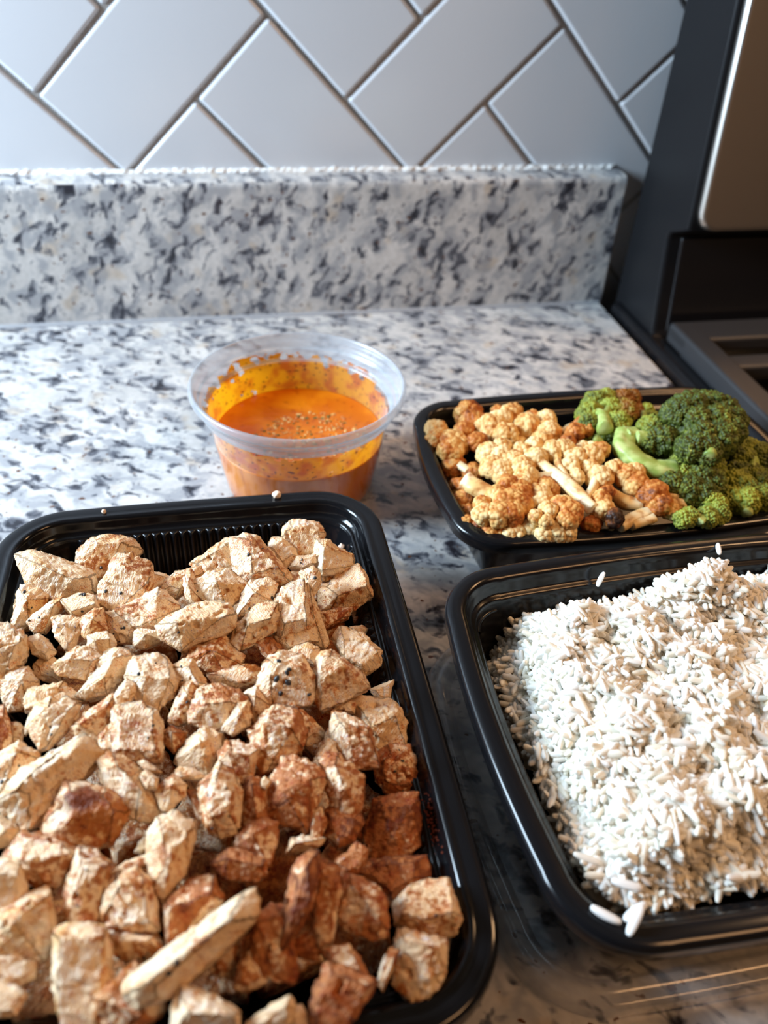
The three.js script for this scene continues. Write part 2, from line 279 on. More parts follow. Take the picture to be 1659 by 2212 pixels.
// ---------------------------------------------------------------- deli cup with tomato sauce
const cupAt = new THREE.Vector3(-0.2804, 0.0003, 0.2408);
const cupR = (y) => 0.0425 + 0.158 * y;                      // outer radius of the tapering wall
{
  const t = thing('deli_cup', 'translucent round plastic deli cup holding orange sauce', 'cup'); t.position.copy(cupAt);
  const V = (r, y) => new THREE.Vector2(r, y);
  mesh('cup_wall', new THREE.LatheGeometry([V(0.0001, 0.0012), V(0.036, 0.0012), V(0.0385, 0.0002), V(0.0418, 0.0004), V(0.0427, 0.0014), V(cupR(0.02), 0.02), V(cupR(0.04), 0.04), V(0.0500, 0.0495), V(0.0503, 0.0505)], 128), milkyPlastic, t);
  mesh('cup_rim', new THREE.LatheGeometry([V(0.0503, 0.0505), V(0.0512, 0.0513), V(0.0527, 0.0516), V(0.0531, 0.0522), V(0.0534, 0.0560), V(0.0536, 0.0566), V(0.0548, 0.0569), V(0.0551, 0.0575), V(0.0555, 0.0600), V(0.0572, 0.0604), V(0.0582, 0.0611), V(0.0586, 0.0624), V(0.0585, 0.0645), V(0.0580, 0.0655), V(0.0571, 0.0659), V(0.0563, 0.0656), V(0.0558, 0.0645), V(0.0549, 0.0610), V(0.0546, 0.0580), V(0.0536, 0.0573), V(0.0529, 0.0566), V(0.0525, 0.0525), V(0.0508, 0.0519), V(0.0497, 0.0505)], 128), milkyRim, t);
}
{
  const t = thing('tomato_sauce', 'thick orange tomato sauce with herbs inside the round plastic cup', 'sauce'); t.position.copy(cupAt);
  const lv = 0.0335, V = (r, y) => new THREE.Vector2(r, y), sauceC = [];
  const prof = []; for (let i = 0; i <= 24; i++) prof.push(V(Math.max(0.00005, 0.0462 * i / 24), lv - 0.0006 + 0.0006 * (i / 24) ** 6));
  prof.push(V(cupR(lv) - 0.0009, lv + 0.0002), V(cupR(lv) - 0.0008, lv - 0.001), V(cupR(0.02) - 0.0008, 0.02), V(0.0420, 0.0030), V(0.0400, 0.0018), V(0.00005, 0.0018));
  const g = new THREE.LatheGeometry(prof.reverse(), 160), p = g.attributes.position, col = [];
  for (let i = 0; i < p.count; i++) {
    const x = p.getX(i), y = p.getY(i), z = p.getZ(i);
    const n = fbm(x * 60, y * 60, z * 60, 3), m = fbm(x * 300, 3, z * 300, 2);
    if (y > lv - 0.0008 && Math.hypot(x, z) < 0.045) p.setY(i, y + 0.0003 * m);
    const c = srgb(206, 104, 6).lerp(srgb(228, 134, 14), sstep(-0.3, 0.4, n)).lerp(srgb(150, 50, 6), sstep(0.25, 0.5, m) * 0.5); col.push(c.r, c.g, c.b);
  }
  g.setAttribute('color', new THREE.Float32BufferAttribute(col, 3)); g.computeVertexNormals();
  mesh('sauce_body', g, new THREE.MeshPhysicalMaterial({ vertexColors: true, roughness: 0.26, specularIntensity: 0.9 }), t);
  // film of sauce left on the inside of the wall, ragged along its top and with bare spots
  const nA = 340, nY = 60, P = [], C = [], I = [], keep = [];
  const top = (a) => 0.0512 + 0.0035 * Math.sin(a - 2.6) + 0.0042 * N3(Math.cos(a) * 2.2, Math.sin(a) * 2.2, 4) + 0.0030 * N3(Math.cos(a) * 7, Math.sin(a) * 7, 9) + 0.0016 * N3(Math.cos(a) * 22, Math.sin(a) * 22, 2);
  const rIn = (y) => y < 0.0500 ? cupR(y) - 0.0008 : y < 0.0515 ? mix(0.0496, 0.0518, (y - 0.05) / 0.0015) : Math.min(0.0526, 0.0519 + (y - 0.0515) * 0.12);
  for (let i = 0; i <= nA; i++) for (let j = 0; j <= nY; j++) {
    const a = i / nA * 2 * Math.PI, y = lv - 0.001 + (0.0580 - lv) * j / nY, ca = Math.cos(a), sa = Math.sin(a), T = top(a);
    const n = fbm(ca * 5, y * 110, sa * 5, 3), hole = fbm(ca * 9 + 4, y * 170, sa * 9, 2);
    keep.push(y < T && !(hole > mix(0.60, 0.20, sstep(0.043, 0.0530, y))));
    const r = rIn(y) - 0.0002 - 0.0004 * Math.max(0, n); P.push(r * ca, y, r * sa);
    const c = srgb(246, 166, 4).lerp(srgb(216, 108, 2), sstep(-0.15, 0.35, n)).lerp(srgb(120, 44, 6), sstep(0.42, 0.50, fbm(ca * 26, y * 520, sa * 26, 1))); C.push(c.r, c.g, c.b);
  }
  for (let i = 0; i < nA; i++) for (let j = 0; j < nY; j++) { const q = i * (nY + 1) + j; if (keep[q] && keep[q + 1] && keep[q + nY + 1] && keep[q + nY + 2]) I.push(q, q + nY + 1, q + 1, q + 1, q + nY + 1, q + nY + 2); }
  const f = new THREE.BufferGeometry(); f.setAttribute('position', new THREE.Float32BufferAttribute(P, 3)); f.setAttribute('color', new THREE.Float32BufferAttribute(C, 3)); f.setIndex(I); f.computeVertexNormals();
  mesh('sauce_film', f, new THREE.MeshPhysicalMaterial({ vertexColors: true, roughness: 0.9, transmission: 0.62, thickness: 0, side: THREE.DoubleSide }), t);
  // dried herbs and seeds floating on top
  const n = 420, fl = new THREE.IcosahedronGeometry(0.00075, 1), herbs = shade(new THREE.InstancedMesh(fl, new THREE.MeshPhysicalMaterial({ roughness: 0.4 }), n)), M4 = new THREE.Matrix4(), Q = new THREE.Quaternion();
  for (let i = 0; i < n; i++) {
    const a = rnd() * 7, k = rnd(), r = 0.042 * Math.sqrt(k), x = r * Math.cos(a) * 0.8 + 0.006, z = 0.012 + r * Math.sin(a) * 0.75;
    if (Math.hypot(x, z) > 0.044) { M4.makeScale(1e-4, 1e-4, 1e-4); M4.setPosition(0, lv - 0.003, 0); herbs.setMatrixAt(i, M4); herbs.setColorAt(i, srgb(150, 100, 40)); continue; }
    Q.setFromEuler(new THREE.Euler(0.2 * rnd(), rnd() * 6, 0.2 * rnd()));
    const s = 0.5 + rnd() * 0.9; M4.compose(new THREE.Vector3(x, lv - 0.0004, z), Q, new THREE.Vector3(s * (0.7 + rnd()), 0.5, s)); herbs.setMatrixAt(i, M4);
    herbs.setColorAt(i, [srgb(150, 112, 44), srgb(214, 164, 92), srgb(112, 96, 36), srgb(196, 120, 60), srgb(226, 186, 120)][Math.floor(rnd() * 5)]);
  }
  herbs.name = 'herb_flakes'; herbs.userData.kind = 'stuff'; t.add(herbs);
}
// ---------------------------------------------------------------- diced chicken
function icosphere(detail) { const g = new THREE.IcosahedronGeometry(1, detail); g.deleteAttribute('normal'); g.deleteAttribute('uv'); return mergeVertices(g, 1e-5); }
const speckle = (heavy, s) => texture(1024, 1024, (i, j) => {           // print of spice grains, 5 cm to the tile
  const x = i / 1024, y = j / 1024, w = (fx, fy) => fbm(x * fx, y * fy, s, 3);
  const grain = 0.75 * w(150, 150) + 0.5 * w(420, 420), patch = w(12, 12) * 0.9 + 0.45 * w(46, 46);
  const k = sstep(0.24 - heavy * 0.16, 0.36 - heavy * 0.12, grain + 0.62 * patch), dark = sstep(0.46, 0.58, grain + 0.3 * patch);
  const tone = 246 + 26 * w(50, 210);
  return [mix(mix(tone, 200, k), 118, dark), mix(mix(tone, 126, k), 70, dark), mix(mix(tone * 0.985, 58, k), 36, dark)];
}, true, 20, 20);
const fleshBump = texture(512, 512, (i, j) => { const v = 128 + 120 * (0.7 * fbm(i / 7, j / 18, 3, 3) + 0.4 * fbm(i / 2.5, j / 2.5, 8, 2)); return [v, v, v]; }, false, 22, 22);
const chickenMats = [0.1, 0.5, 1.0].map((h, k) => new THREE.MeshPhysicalMaterial({ vertexColors: true, map: speckle(h, 3 + 7 * k), bumpMap: fleshBump, bumpScale: 0.0009, roughness: [0.36, 0.42, 0.6][k], specularIntensity: 0.7 }));
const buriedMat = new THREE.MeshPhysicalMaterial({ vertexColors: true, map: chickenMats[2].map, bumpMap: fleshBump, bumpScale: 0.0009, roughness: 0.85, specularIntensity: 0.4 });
const wetChicken = new THREE.MeshPhysicalMaterial({ vertexColors: true, map: chickenMats[0].map, bumpMap: fleshBump, bumpScale: 0.0005, roughness: 0.3, specularIntensity: 1 });
const pepperMat = new THREE.MeshPhysicalMaterial({ color: srgb(46, 44, 46), roughness: 0.4 });
const pepperGeo = (() => { const g = icosphere(3), p = g.attributes.position; for (let i = 0; i < p.count; i++) { const k = 1 + 0.35 * N3(p.getX(i) * 2, p.getY(i) * 2, p.getZ(i) * 2); p.setXYZ(i, p.getX(i) * k, p.getY(i) * k * 0.75, p.getZ(i) * k); } g.computeVertexNormals(); return g; })();
const toCamera = new THREE.Vector3(0.03, 0.62, 0.55).normalize();
const dense = icosphere(23), coarse = icosphere(13);
function chunk(pts, spice, tone, kind, id) {
  const vs = []; for (let i = 0; i < pts.length; i += 3) vs.push(new THREE.Vector3(pts[i], pts[i + 1], pts[i + 2]).multiplyScalar(1e-4));
  const c = new THREE.Vector3(); const bb = new THREE.Box3().setFromPoints(vs); vs.forEach((v) => c.addScaledVector(v, 1 / vs.length));
  const hull = new ConvexHull().setFromPoints(vs.map((v) => v.clone().sub(c)));
  const planes = [], all = hull.faces.map((f) => [f.normal, f.constant]).filter((q) => q[1] > 1e-5);
  for (const f of hull.faces.map((f) => [f.normal, f.constant, f.area]).sort((a, b) => b[2] - a[2])) if (f[1] > 1e-5 && !planes.some((q) => q[0].dot(f[0]) > 0.94)) planes.push(f);
  const size = bb.getSize(new THREE.Vector3()), ext = Math.max(size.x, size.y, size.z);
  const src = ext < 0.011 || id >= 200 ? coarse : dense, g = src.clone(), p = g.attributes.position, col = new Float32Array(p.count * 3), uv = new Float32Array(p.count * 2);
  const fa = new THREE.Vector3(hash(id, 1, 2) - 0.5, 0.4 * (hash(id, 3, 4) - 0.5), hash(id, 5, 6) - 0.5).normalize();
  const fb = new THREE.Vector3(0.2, 1, 0.3).cross(fa).normalize(), fc = fa.clone().cross(fb);
  const fib = kind.includes('f') ? 1.2 : 0.55, amp = Math.min(1, ext / 0.018), d = new THREE.Vector3(), q = new THREE.Vector3(), out = [];
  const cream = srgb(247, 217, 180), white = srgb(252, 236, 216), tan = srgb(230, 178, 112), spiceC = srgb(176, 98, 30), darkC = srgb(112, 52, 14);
  const col1 = new THREE.Color(), E = 34;
  for (let i = 0; i < p.count; i++) {
    d.fromBufferAttribute(p, i).addScaledVector(toCamera, 0.4).normalize();
    let s = 0, e1 = 0, e2 = 0, face = 0; planes.forEach(([n, k], pi) => { const e = n.dot(d) / k; if (e > 0) { s += (e * 0.01) ** E; if (e > e1) { e2 = e1; e1 = e; face = pi; } else if (e > e2) e2 = e; } });
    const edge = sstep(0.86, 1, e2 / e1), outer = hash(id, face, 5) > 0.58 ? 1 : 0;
    let r = 0.01 / s ** (1 / E) * 1.05;
    let lim = 1; for (const [n, k] of all) { const e = n.dot(d); if (e > 1e-4 && k / e < lim) lim = k / e; } r = Math.min(r, lim * 1.04);
    q.copy(d).multiplyScalar(r).add(c);
    const u = q.dot(fa), v = q.dot(fb), w = q.dot(fc);
    const fibre = 1 - Math.abs(fbm(u * 48 + 0.5 * N3(q.x * 150, q.y * 150, q.z * 150), v * 250, w * 250, 2)) * 2.6;
    r += amp * (0.0010 * fbm(q.x * 95, q.y * 95, q.z * 95 + id, 2) + 0.00045 * fbm(q.x * 330, q.y * 330, q.z * 330, 2) + edge * 0.0011 * fbm(q.x * 420, q.y * 420, q.z * 420, 2)
      - 0.0008 * (outer ? 0.2 : fib) * sstep(0.1, 0.95, fibre) - 0.0017 * sstep(0.34, 0.55, fbm(q.x * 170 + 9, q.y * 170, q.z * 170, 2)));
    q.copy(d).multiplyScalar(r); p.setXYZ(i, q.x, q.y, q.z); q.add(c);
    { const n = planes[face][0], au = Math.abs(n.dot(fa)), av = Math.abs(n.dot(fb)), aw = Math.abs(n.dot(fc)); const [s1, s2] = au > av && au > aw ? [v, w] : av > aw ? [u, w] : [u, v]; uv[2 * i] = s1 + 0.013 * id; uv[2 * i + 1] = s2; }
    const big = fbm(q.x * 75, q.y * 75, q.z * 75 + 3 * id, 2), fine = fbm(q.x * 560, q.y * 560, q.z * 560, 2), med = fbm(q.x * 240, q.y * 240, q.z * 240 + id, 2);
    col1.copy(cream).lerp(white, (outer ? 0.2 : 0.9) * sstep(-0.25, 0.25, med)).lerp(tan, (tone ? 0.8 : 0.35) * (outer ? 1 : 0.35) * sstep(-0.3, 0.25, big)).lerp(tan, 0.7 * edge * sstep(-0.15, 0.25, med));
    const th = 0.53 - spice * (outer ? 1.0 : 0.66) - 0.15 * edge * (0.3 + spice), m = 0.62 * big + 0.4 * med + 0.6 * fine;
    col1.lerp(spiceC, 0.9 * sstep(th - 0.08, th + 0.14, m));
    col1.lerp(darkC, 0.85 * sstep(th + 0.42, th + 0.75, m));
    if (kind.includes('b')) { const k = 1 - Math.min(1, Math.hypot(q.x - c.x, (q.z - c.z + 0.001) * 1.3) / 0.0085); col1.lerp(srgb(120, 52, 14), 0.95 * sstep(0.1, 0.55, k + 0.5 * med)); }
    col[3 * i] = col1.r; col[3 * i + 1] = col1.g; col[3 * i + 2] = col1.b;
    out.push(r);
  }
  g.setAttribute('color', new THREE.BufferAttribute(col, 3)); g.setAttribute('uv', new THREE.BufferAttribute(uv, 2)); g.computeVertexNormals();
  return { g, c };
}
const pieces = [  // spice of lower right pieces is raised, painting in pile shade over real coating
['large pale chicken block with a torn tip in the back left corner',0.12,0,'',[-4098,582,3555,-4040,586,3533,-3988,565,3555,-3849,523,3587,-3786,493,3621,-3782,453,3689,-3836,448,3713,-3950,458,3729,-4053,508,3671,-4074,549,3606,-3971,587,3653,-3867,544,3697,-3799,539,3686,-4094,469,3505,-4044,472,3485,-3999,453,3504,-3879,418,3532,-3826,392,3561,-3823,358,3620,-3868,353,3640,-3966,362,3654,-4055,405,3604,-4074,440,3549]],
['browned humped chicken piece standing highest against the back wall of the ribbed tray',0.45,1,'p',[-3886,490,3567,-3866,527,3500,-3820,546,3458,-3774,552,3439,-3703,544,3438,-3632,523,3458,-3597,494,3500,-3624,486,3519,-3686,476,3548,-3748,453,3601,-3813,455,3610,-3857,475,3586,-3771,571,3524,-3682,563,3519,-3878,405,3508,-3860,437,3451,-3821,453,3415,-3781,459,3398,-3720,451,3398,-3659,434,3415,-3629,409,3451,-3652,402,3468,-3706,393,3493,-3759,373,3538,-3815,375,3546,-3853,392,3525]],
['thick chicken block leaning in front of the browned hump, rusty left edge',0.3,0,'p',[-3691,606,3639,-3623,603,3631,-3546,571,3674,-3530,526,3750,-3551,503,3796,-3596,487,3831,-3707,483,3860,-3762,512,3818,-3766,536,3777,-3739,566,3718,-3657,621,3728,-3557,577,3787,-3695,504,3603,-3636,502,3595,-3570,474,3633,-3556,436,3698,-3575,416,3737,-3613,403,3768,-3709,399,3792,-3757,424,3756,-3760,444,3721,-3736,470,3670]],
['cream chicken wedge under the large torn block at the left wall',0.2,1,'p',[-4071,522,3669,-4029,518,3663,-3964,479,3712,-3982,456,3759,-4036,426,3833,-4103,431,3845,-4092,475,3762,-4088,505,3707,-4031,526,3775,-4079,451,3644,-4044,447,3639,-3987,414,3681,-4003,394,3721,-4049,368,3785,-4107,373,3796,-4097,411,3724,-4094,436,3676]],
['flat chicken slab with a cluster of black pepper on its top',0.15,0,'pp',[-3894,558,3831,-3821,565,3799,-3770,553,3808,-3752,531,3844,-3748,520,3862,-3822,511,3898,-3853,521,3889,-3840,574,3914,-3756,577,3887,-3889,507,3807,-3826,513,3780,-3782,503,3787,-3767,484,3819,-3763,475,3834,-3827,467,3864,-3854,475,3857]],
['curved golden chicken sliver with a dark spot, left of the peppered slab',0.3,1,'p',[-4021,521,3892,-3986,535,3856,-3920,550,3806,-3886,547,3800,-3879,529,3832,-3910,515,3868,-3941,508,3891,-3954,491,3926,-3999,499,3927,-3909,579,3877,-4019,471,3861,-3989,483,3830,-3931,496,3787,-3902,494,3783,-3896,478,3810,-3923,466,3841,-3950,460,3860,-3961,445,3891,-3999,452,3891]],
['crumbly chicken piece with a ragged left end, below the peppered slab',0.15,0,'',[-3919,560,3922,-3879,561,3908,-3816,547,3917,-3798,542,3922,-3803,520,3966,-3834,488,4035,-3861,485,4048,-3865,520,3983,-3905,531,3974,-3885,562,3957,-3863,563,3950,-3828,555,3955,-3819,552,3957,-3821,540,3982,-3838,523,4020,-3853,521,4027,-3855,540,3991,-3877,546,3986,-3917,504,3901,-3883,505,3889,-3829,493,3897,-3814,489,3901,-3818,469,3939,-3845,442,3998,-3867,440,4009,-3871,470,3954,-3905,479,3946]],
['small spice speckled chicken cube right of the crumbly ragged piece',0.42,1,'',[-3804,564,3933,-3759,572,3907,-3722,568,3905,-3710,523,3987,-3751,522,3999,-3787,516,4020,-3807,532,3994,-3753,597,3988,-3804,516,3913,-3765,523,3891,-3734,519,3889,-3724,481,3959,-3759,480,3970,-3789,474,3988,-3806,488,3966]],
['long fibrous chicken block cut by the left edge of the view, topmost there',0.08,0,'f',[-4137,643,3993,-4051,631,3984,-3979,595,4027,-3973,562,4090,-4008,537,4153,-4044,534,4174,-4051,525,4194,-4127,542,4191,-4088,643,4110,-4013,625,4116,-3981,632,4089,-4140,551,3967,-4066,540,3959,-4004,509,3996,-3999,481,4050,-4030,460,4104,-4061,457,4122,-4067,449,4140,-4132,464,4137]],
['glossy white chicken chunk right of the long fibrous block',0.05,0,'',[-3991,577,4039,-3945,580,4017,-3911,565,4034,-3880,536,4081,-3914,527,4110,-3965,549,4085,-3961,580,4061,-3936,582,4049,-3917,574,4059,-3900,558,4084,-3919,553,4101,-3947,565,4087,-3990,534,4022,-3950,537,4003,-3921,524,4017,-3895,499,4058,-3924,491,4083,-3967,510,4061]],
['small bright white chicken crumb with a jagged top above the tan kite piece',0.05,0,'',[-3771,569,4042,-3701,568,4028,-3683,558,4044,-3666,540,4074,-3684,527,4104,-3728,527,4115,-3776,548,4084,-3735,601,4103,-3685,597,4101,-3768,526,4025,-3708,525,4013,-3693,516,4027,-3678,501,4053,-3693,490,4078,-3731,489,4088,-3772,508,4062]],
['tan kite shaped chicken piece with a frayed left point',0.3,1,'',[-3885,574,4181,-3827,584,4145,-3794,595,4112,-3751,585,4121,-3707,565,4147,-3726,552,4180,-3768,534,4229,-3835,550,4215,-3860,556,4211,-3808,605,4187,-3730,593,4189,-3881,518,4153,-3831,526,4122,-3802,536,4093,-3765,527,4101,-3727,510,4124,-3744,499,4152,-3780,483,4194,-3837,497,4182,-3859,502,4178]],
['long shiny chicken strip running down beside the tan kite piece',0.12,0,'f',[-3661,591,4136,-3601,573,4159,-3602,557,4192,-3633,535,4245,-3693,517,4296,-3760,519,4309,-3797,532,4292,-3734,569,4200,-3704,587,4155,-3662,619,4216,-3693,592,4281,-3673,514,4113,-3622,498,4133,-3622,484,4162,-3649,465,4207,-3701,450,4251,-3758,452,4262,-3790,463,4247,-3736,495,4168,-3710,510,4130]],
['rough white chicken block with one pepper fleck and a smooth lower face',0.12,0,'p',[-3616,612,4272,-3589,632,4226,-3508,626,4224,-3466,611,4247,-3435,577,4315,-3454,554,4366,-3515,538,4410,-3573,554,4387,-3579,587,4319,-3625,604,4292,-3548,642,4337,-3463,628,4353,-3611,536,4242,-3588,552,4203,-3518,547,4201,-3482,535,4221,-3455,505,4279,-3472,485,4323,-3524,472,4361,-3574,486,4341,-3579,514,4282,-3618,528,4259]],
['broad chicken wedge with a rusty ridge left of the pale loaf shaped piece',0.38,0,'',[-3683,563,3918,-3617,570,3893,-3521,590,3843,-3484,576,3862,-3430,541,3919,-3479,522,3962,-3528,506,3999,-3611,522,3982,-3619,542,3947,-3515,617,3917,-3523,574,4000,-3671,488,3880,-3614,495,3859,-3531,511,3815,-3500,500,3832,-3453,470,3881,-3496,453,3918,-3537,439,3950,-3609,453,3936,-3616,470,3905]],
['tan chicken piece with dark pepper flecks beneath the rusty ridged wedge',0.35,1,'pp',[-3726,541,3900,-3675,539,3892,-3611,515,3925,-3598,497,3957,-3623,469,4014,-3682,479,4008,-3723,505,3967,-3694,542,3940,-3666,542,3936,-3631,528,3954,-3624,518,3972,-3637,503,4003,-3670,509,4000,-3692,523,3977,-3723,483,3879,-3679,481,3872,-3624,460,3901,-3613,445,3928,-3634,421,3977,-3685,430,3972,-3720,452,3937]],
['pinkish tan chicken nub tucked under the left end of the loaf shaped piece',0.3,1,'',[-3614,537,4024,-3596,543,4008,-3509,532,4016,-3497,510,4056,-3571,503,4083,-3611,509,4077,-3561,573,4075,-3612,491,4005,-3595,497,3990,-3521,487,3997,-3510,468,4032,-3574,462,4055,-3609,468,4050]],
['shaded lumpy chicken chunk in the gap left of the tan kite piece',0.08,0,'',[-3973,498,4091,-3936,506,4062,-3892,495,4070,-3879,463,4130,-3874,446,4164,-3921,462,4147,-3964,473,4138,-3945,503,4114,-3924,507,4098,-3901,501,4103,-3893,484,4136,-3890,474,4155,-3916,483,4145,-3940,489,4140,-3973,452,4074,-3940,460,4048,-3903,450,4056,-3892,423,4107,-3887,408,4136,-3928,422,4122,-3964,431,4114]],
['tan chicken wedge with a rusty peak below the long fibrous block',0.4,1,'',[-4044,549,4177,-3997,550,4156,-3972,551,4144,-3938,523,4189,-3934,512,4210,-3972,481,4291,-4031,489,4298,-4066,522,4242,-4075,539,4210,-3974,577,4232,-4049,488,4155,-4008,488,4137,-3988,490,4126,-3958,466,4165,-3954,456,4183,-3987,429,4253,-4038,436,4259,-4068,464,4211,-4076,479,4183]],
['torn chicken stub half hidden behind the thick leaning block',0.25,1,'',[-3575,484,3616,-3504,469,3634,-3479,455,3654,-3507,439,3686,-3558,436,3699,-3571,459,3660,-3554,483,3648,-3515,475,3657,-3502,467,3668,-3517,458,3686,-3545,457,3693,-3552,469,3672,-3571,443,3601,-3511,430,3616,-3490,419,3634,-3513,405,3662,-3557,402,3672,-3569,422,3639]],
['pink white shredded chicken strip above the pale shaggy piece',0.1,0,'f',[-3968,548,4251,-3908,545,4238,-3842,539,4228,-3809,518,4262,-3767,497,4291,-3825,509,4286,-3898,518,4293,-3945,507,4332,-3969,515,4323,-3923,557,4280,-3890,555,4273,-3854,551,4268,-3836,540,4286,-3813,529,4302,-3845,535,4300,-3885,540,4303,-3911,534,4325,-3924,538,4320,-3966,484,4227,-3914,481,4215,-3858,476,4207,-3829,458,4236,-3793,441,4261,-3843,451,4257,-3906,458,4263,-3946,449,4296,-3967,456,4289]],
['smooth pale loaf shaped chicken piece near the middle of the pile',0.14,0,'p',[-3520,614,4068,-3476,624,4045,-3383,639,4008,-3308,641,3998,-3253,631,4012,-3223,611,4050,-3224,586,4098,-3270,576,4120,-3354,572,4136,-3428,562,4160,-3476,577,4135,-3511,591,4111,-3439,664,4117,-3347,662,4114,-3254,661,4107,-3503,519,4021,-3465,528,4002,-3385,541,3970,-3320,543,3961,-3273,534,3973,-3247,516,4005,-3249,495,4047,-3288,487,4066,-3360,483,4079,-3424,475,4100,-3465,488,4079,-3495,500,4058]],
['pale smooth chicken slab sloping left beneath the rust edged slab at the back',0.12,0,'',[-3400,522,3644,-3356,542,3608,-3248,571,3554,-3211,567,3559,-3206,530,3623,-3207,490,3691,-3268,497,3682,-3342,491,3695,-3362,500,3680,-3282,571,3634,-3386,454,3603,-3349,471,3572,-3255,495,3526,-3223,492,3530,-3219,460,3585,-3220,426,3643,-3273,432,3635,-3336,426,3647,-3353,435,3634]],
['big chicken slab with a rust coloured spice edge, highest of the back row',0.42,0,'p',[-3225,609,3597,-3150,616,3587,-3100,604,3608,-3044,562,3682,-2984,521,3755,-2984,494,3802,-3107,502,3785,-3169,502,3784,-3222,528,3737,-3226,570,3665,-3144,566,3794,-3037,578,3775,-3140,641,3663,-3209,507,3557,-3145,513,3548,-3102,503,3567,-3054,467,3630,-3002,432,3693,-3002,408,3734,-3108,415,3719,-3161,415,3718,-3206,438,3677,-3210,473,3615]],
['lumpy yellowish chicken chunk below the rust edged slab',0.25,1,'p',[-3398,579,3821,-3327,595,3789,-3246,600,3777,-3190,576,3818,-3158,558,3849,-3196,538,3887,-3254,515,3931,-3325,534,3900,-3382,550,3873,-3287,614,3877,-3382,502,3784,-3321,516,3757,-3252,521,3746,-3203,500,3782,-3176,485,3808,-3209,467,3841,-3259,448,3878,-3320,463,3852,-3369,477,3829]],
['thin upright chicken sliver dusted brown, left of the lumpy yellowish chunk',0.6,1,'',[-3411,600,3762,-3381,605,3749,-3379,574,3805,-3350,528,3885,-3381,515,3910,-3422,542,3867,-3423,577,3803,-3400,608,3868,-3411,542,3741,-3385,547,3731,-3384,520,3779,-3359,480,3847,-3385,470,3869,-3421,492,3832,-3421,523,3777]],
['crumbly golden chicken bits stuck together behind the thin upright sliver',0.3,1,'',[-3505,526,3733,-3458,541,3703,-3413,542,3696,-3351,545,3684,-3343,526,3718,-3385,518,3735,-3428,495,3780,-3459,482,3806,-3517,503,3775,-3469,540,3754,-3443,548,3737,-3418,549,3733,-3385,551,3727,-3380,540,3745,-3403,536,3754,-3427,524,3779,-3444,516,3793,-3476,528,3776,-3497,471,3703,-3457,483,3677,-3418,485,3671,-3365,487,3661,-3358,470,3690,-3394,464,3704,-3431,444,3743,-3458,433,3765,-3508,451,3739]],
['chunky chicken piece with speckled corner between the yellowish chunk and the ragged white slab',0.35,0,'p',[-3158,581,3844,-3082,583,3842,-3045,568,3869,-3076,534,3931,-3136,532,3934,-3199,513,3969,-3229,509,3975,-3197,552,3896,-3142,600,3934,-3155,513,3819,-3090,515,3817,-3057,502,3840,-3085,473,3893,-3136,471,3896,-3190,454,3926,-3216,451,3931,-3189,488,3863]],
['broad ragged white chicken slab with a curled fibre, right of the loaf shaped piece',0.22,0,'f',[-3249,543,4138,-3230,574,4079,-3177,603,4022,-3118,614,4003,-3061,610,4011,-3062,584,4061,-3081,558,4112,-3121,548,4130,-3182,549,4127,-3214,528,4167,-3179,619,4123,-3095,625,4112,-3234,478,4095,-3218,504,4044,-3173,530,3995,-3122,539,3979,-3073,535,3986,-3073,514,4028,-3090,491,4073,-3125,483,4088,-3177,483,4086,-3205,465,4120]],
['white chicken block with a speckled rusty top corner beside the ragged white slab',0.33,0,'',[-3071,589,3979,-3037,613,3937,-2991,624,3920,-2945,628,3916,-2947,577,4012,-2922,541,4083,-2955,523,4114,-3063,514,4123,-3086,537,4076,-3045,592,4105,-2959,596,4104,-3058,506,3942,-3029,526,3906,-2989,536,3891,-2950,539,3888,-2952,495,3971,-2930,464,4031,-2958,449,4058,-3051,441,4066,-3071,461,4025]],
['smooth shaded chicken face beneath the block with the speckled rusty corner',0.2,0,'',[-3091,521,4100,-2955,527,4099,-2918,542,4072,-2917,506,4145,-2972,498,4155,-3046,489,4168,-3081,503,4137,-3050,537,4129,-2976,540,4129,-2955,548,4114,-2955,528,4154,-2985,524,4160,-3025,519,4167,-3045,527,4150,-3075,460,4074,-2959,465,4073,-2926,478,4050,-2926,447,4112,-2973,441,4122,-3036,433,4132,-3066,445,4106]],
['dark spiced chicken lump in the hollow below the loaf shaped piece',0.6,1,'',[-3418,524,4171,-3402,544,4129,-3327,554,4105,-3271,555,4101,-3240,539,4130,-3198,513,4182,-3214,499,4211,-3281,487,4239,-3335,495,4226,-3379,507,4205,-3320,578,4193,-3404,454,4137,-3390,472,4101,-3326,480,4080,-3278,480,4076,-3251,467,4101,-3215,445,4146,-3229,433,4171,-3287,422,4195,-3333,429,4184,-3371,439,4166]],
['brown edged chicken piece lying at the bottom of the central hollow',0.55,1,'',[-3344,507,4246,-3233,519,4219,-3160,514,4226,-3139,503,4250,-3162,482,4295,-3240,479,4304,-3320,489,4283,-3292,525,4271,-3230,531,4256,-3190,529,4260,-3179,523,4273,-3191,511,4298,-3234,509,4303,-3278,515,4291,-3329,442,4219,-3233,453,4195,-3170,449,4201,-3152,439,4222,-3172,421,4260,-3239,418,4268,-3308,427,4250]],
['rust dusted chicken shard under the ragged white slab',0.85,0,'',[-3179,536,4128,-3098,542,4119,-3046,516,4173,-3108,494,4215,-3127,512,4177,-3149,544,4157,-3104,547,4152,-3076,532,4182,-3110,521,4205,-3121,531,4184,-3169,490,4111,-3099,494,4103,-3055,472,4150,-3107,454,4185,-3124,469,4154]],
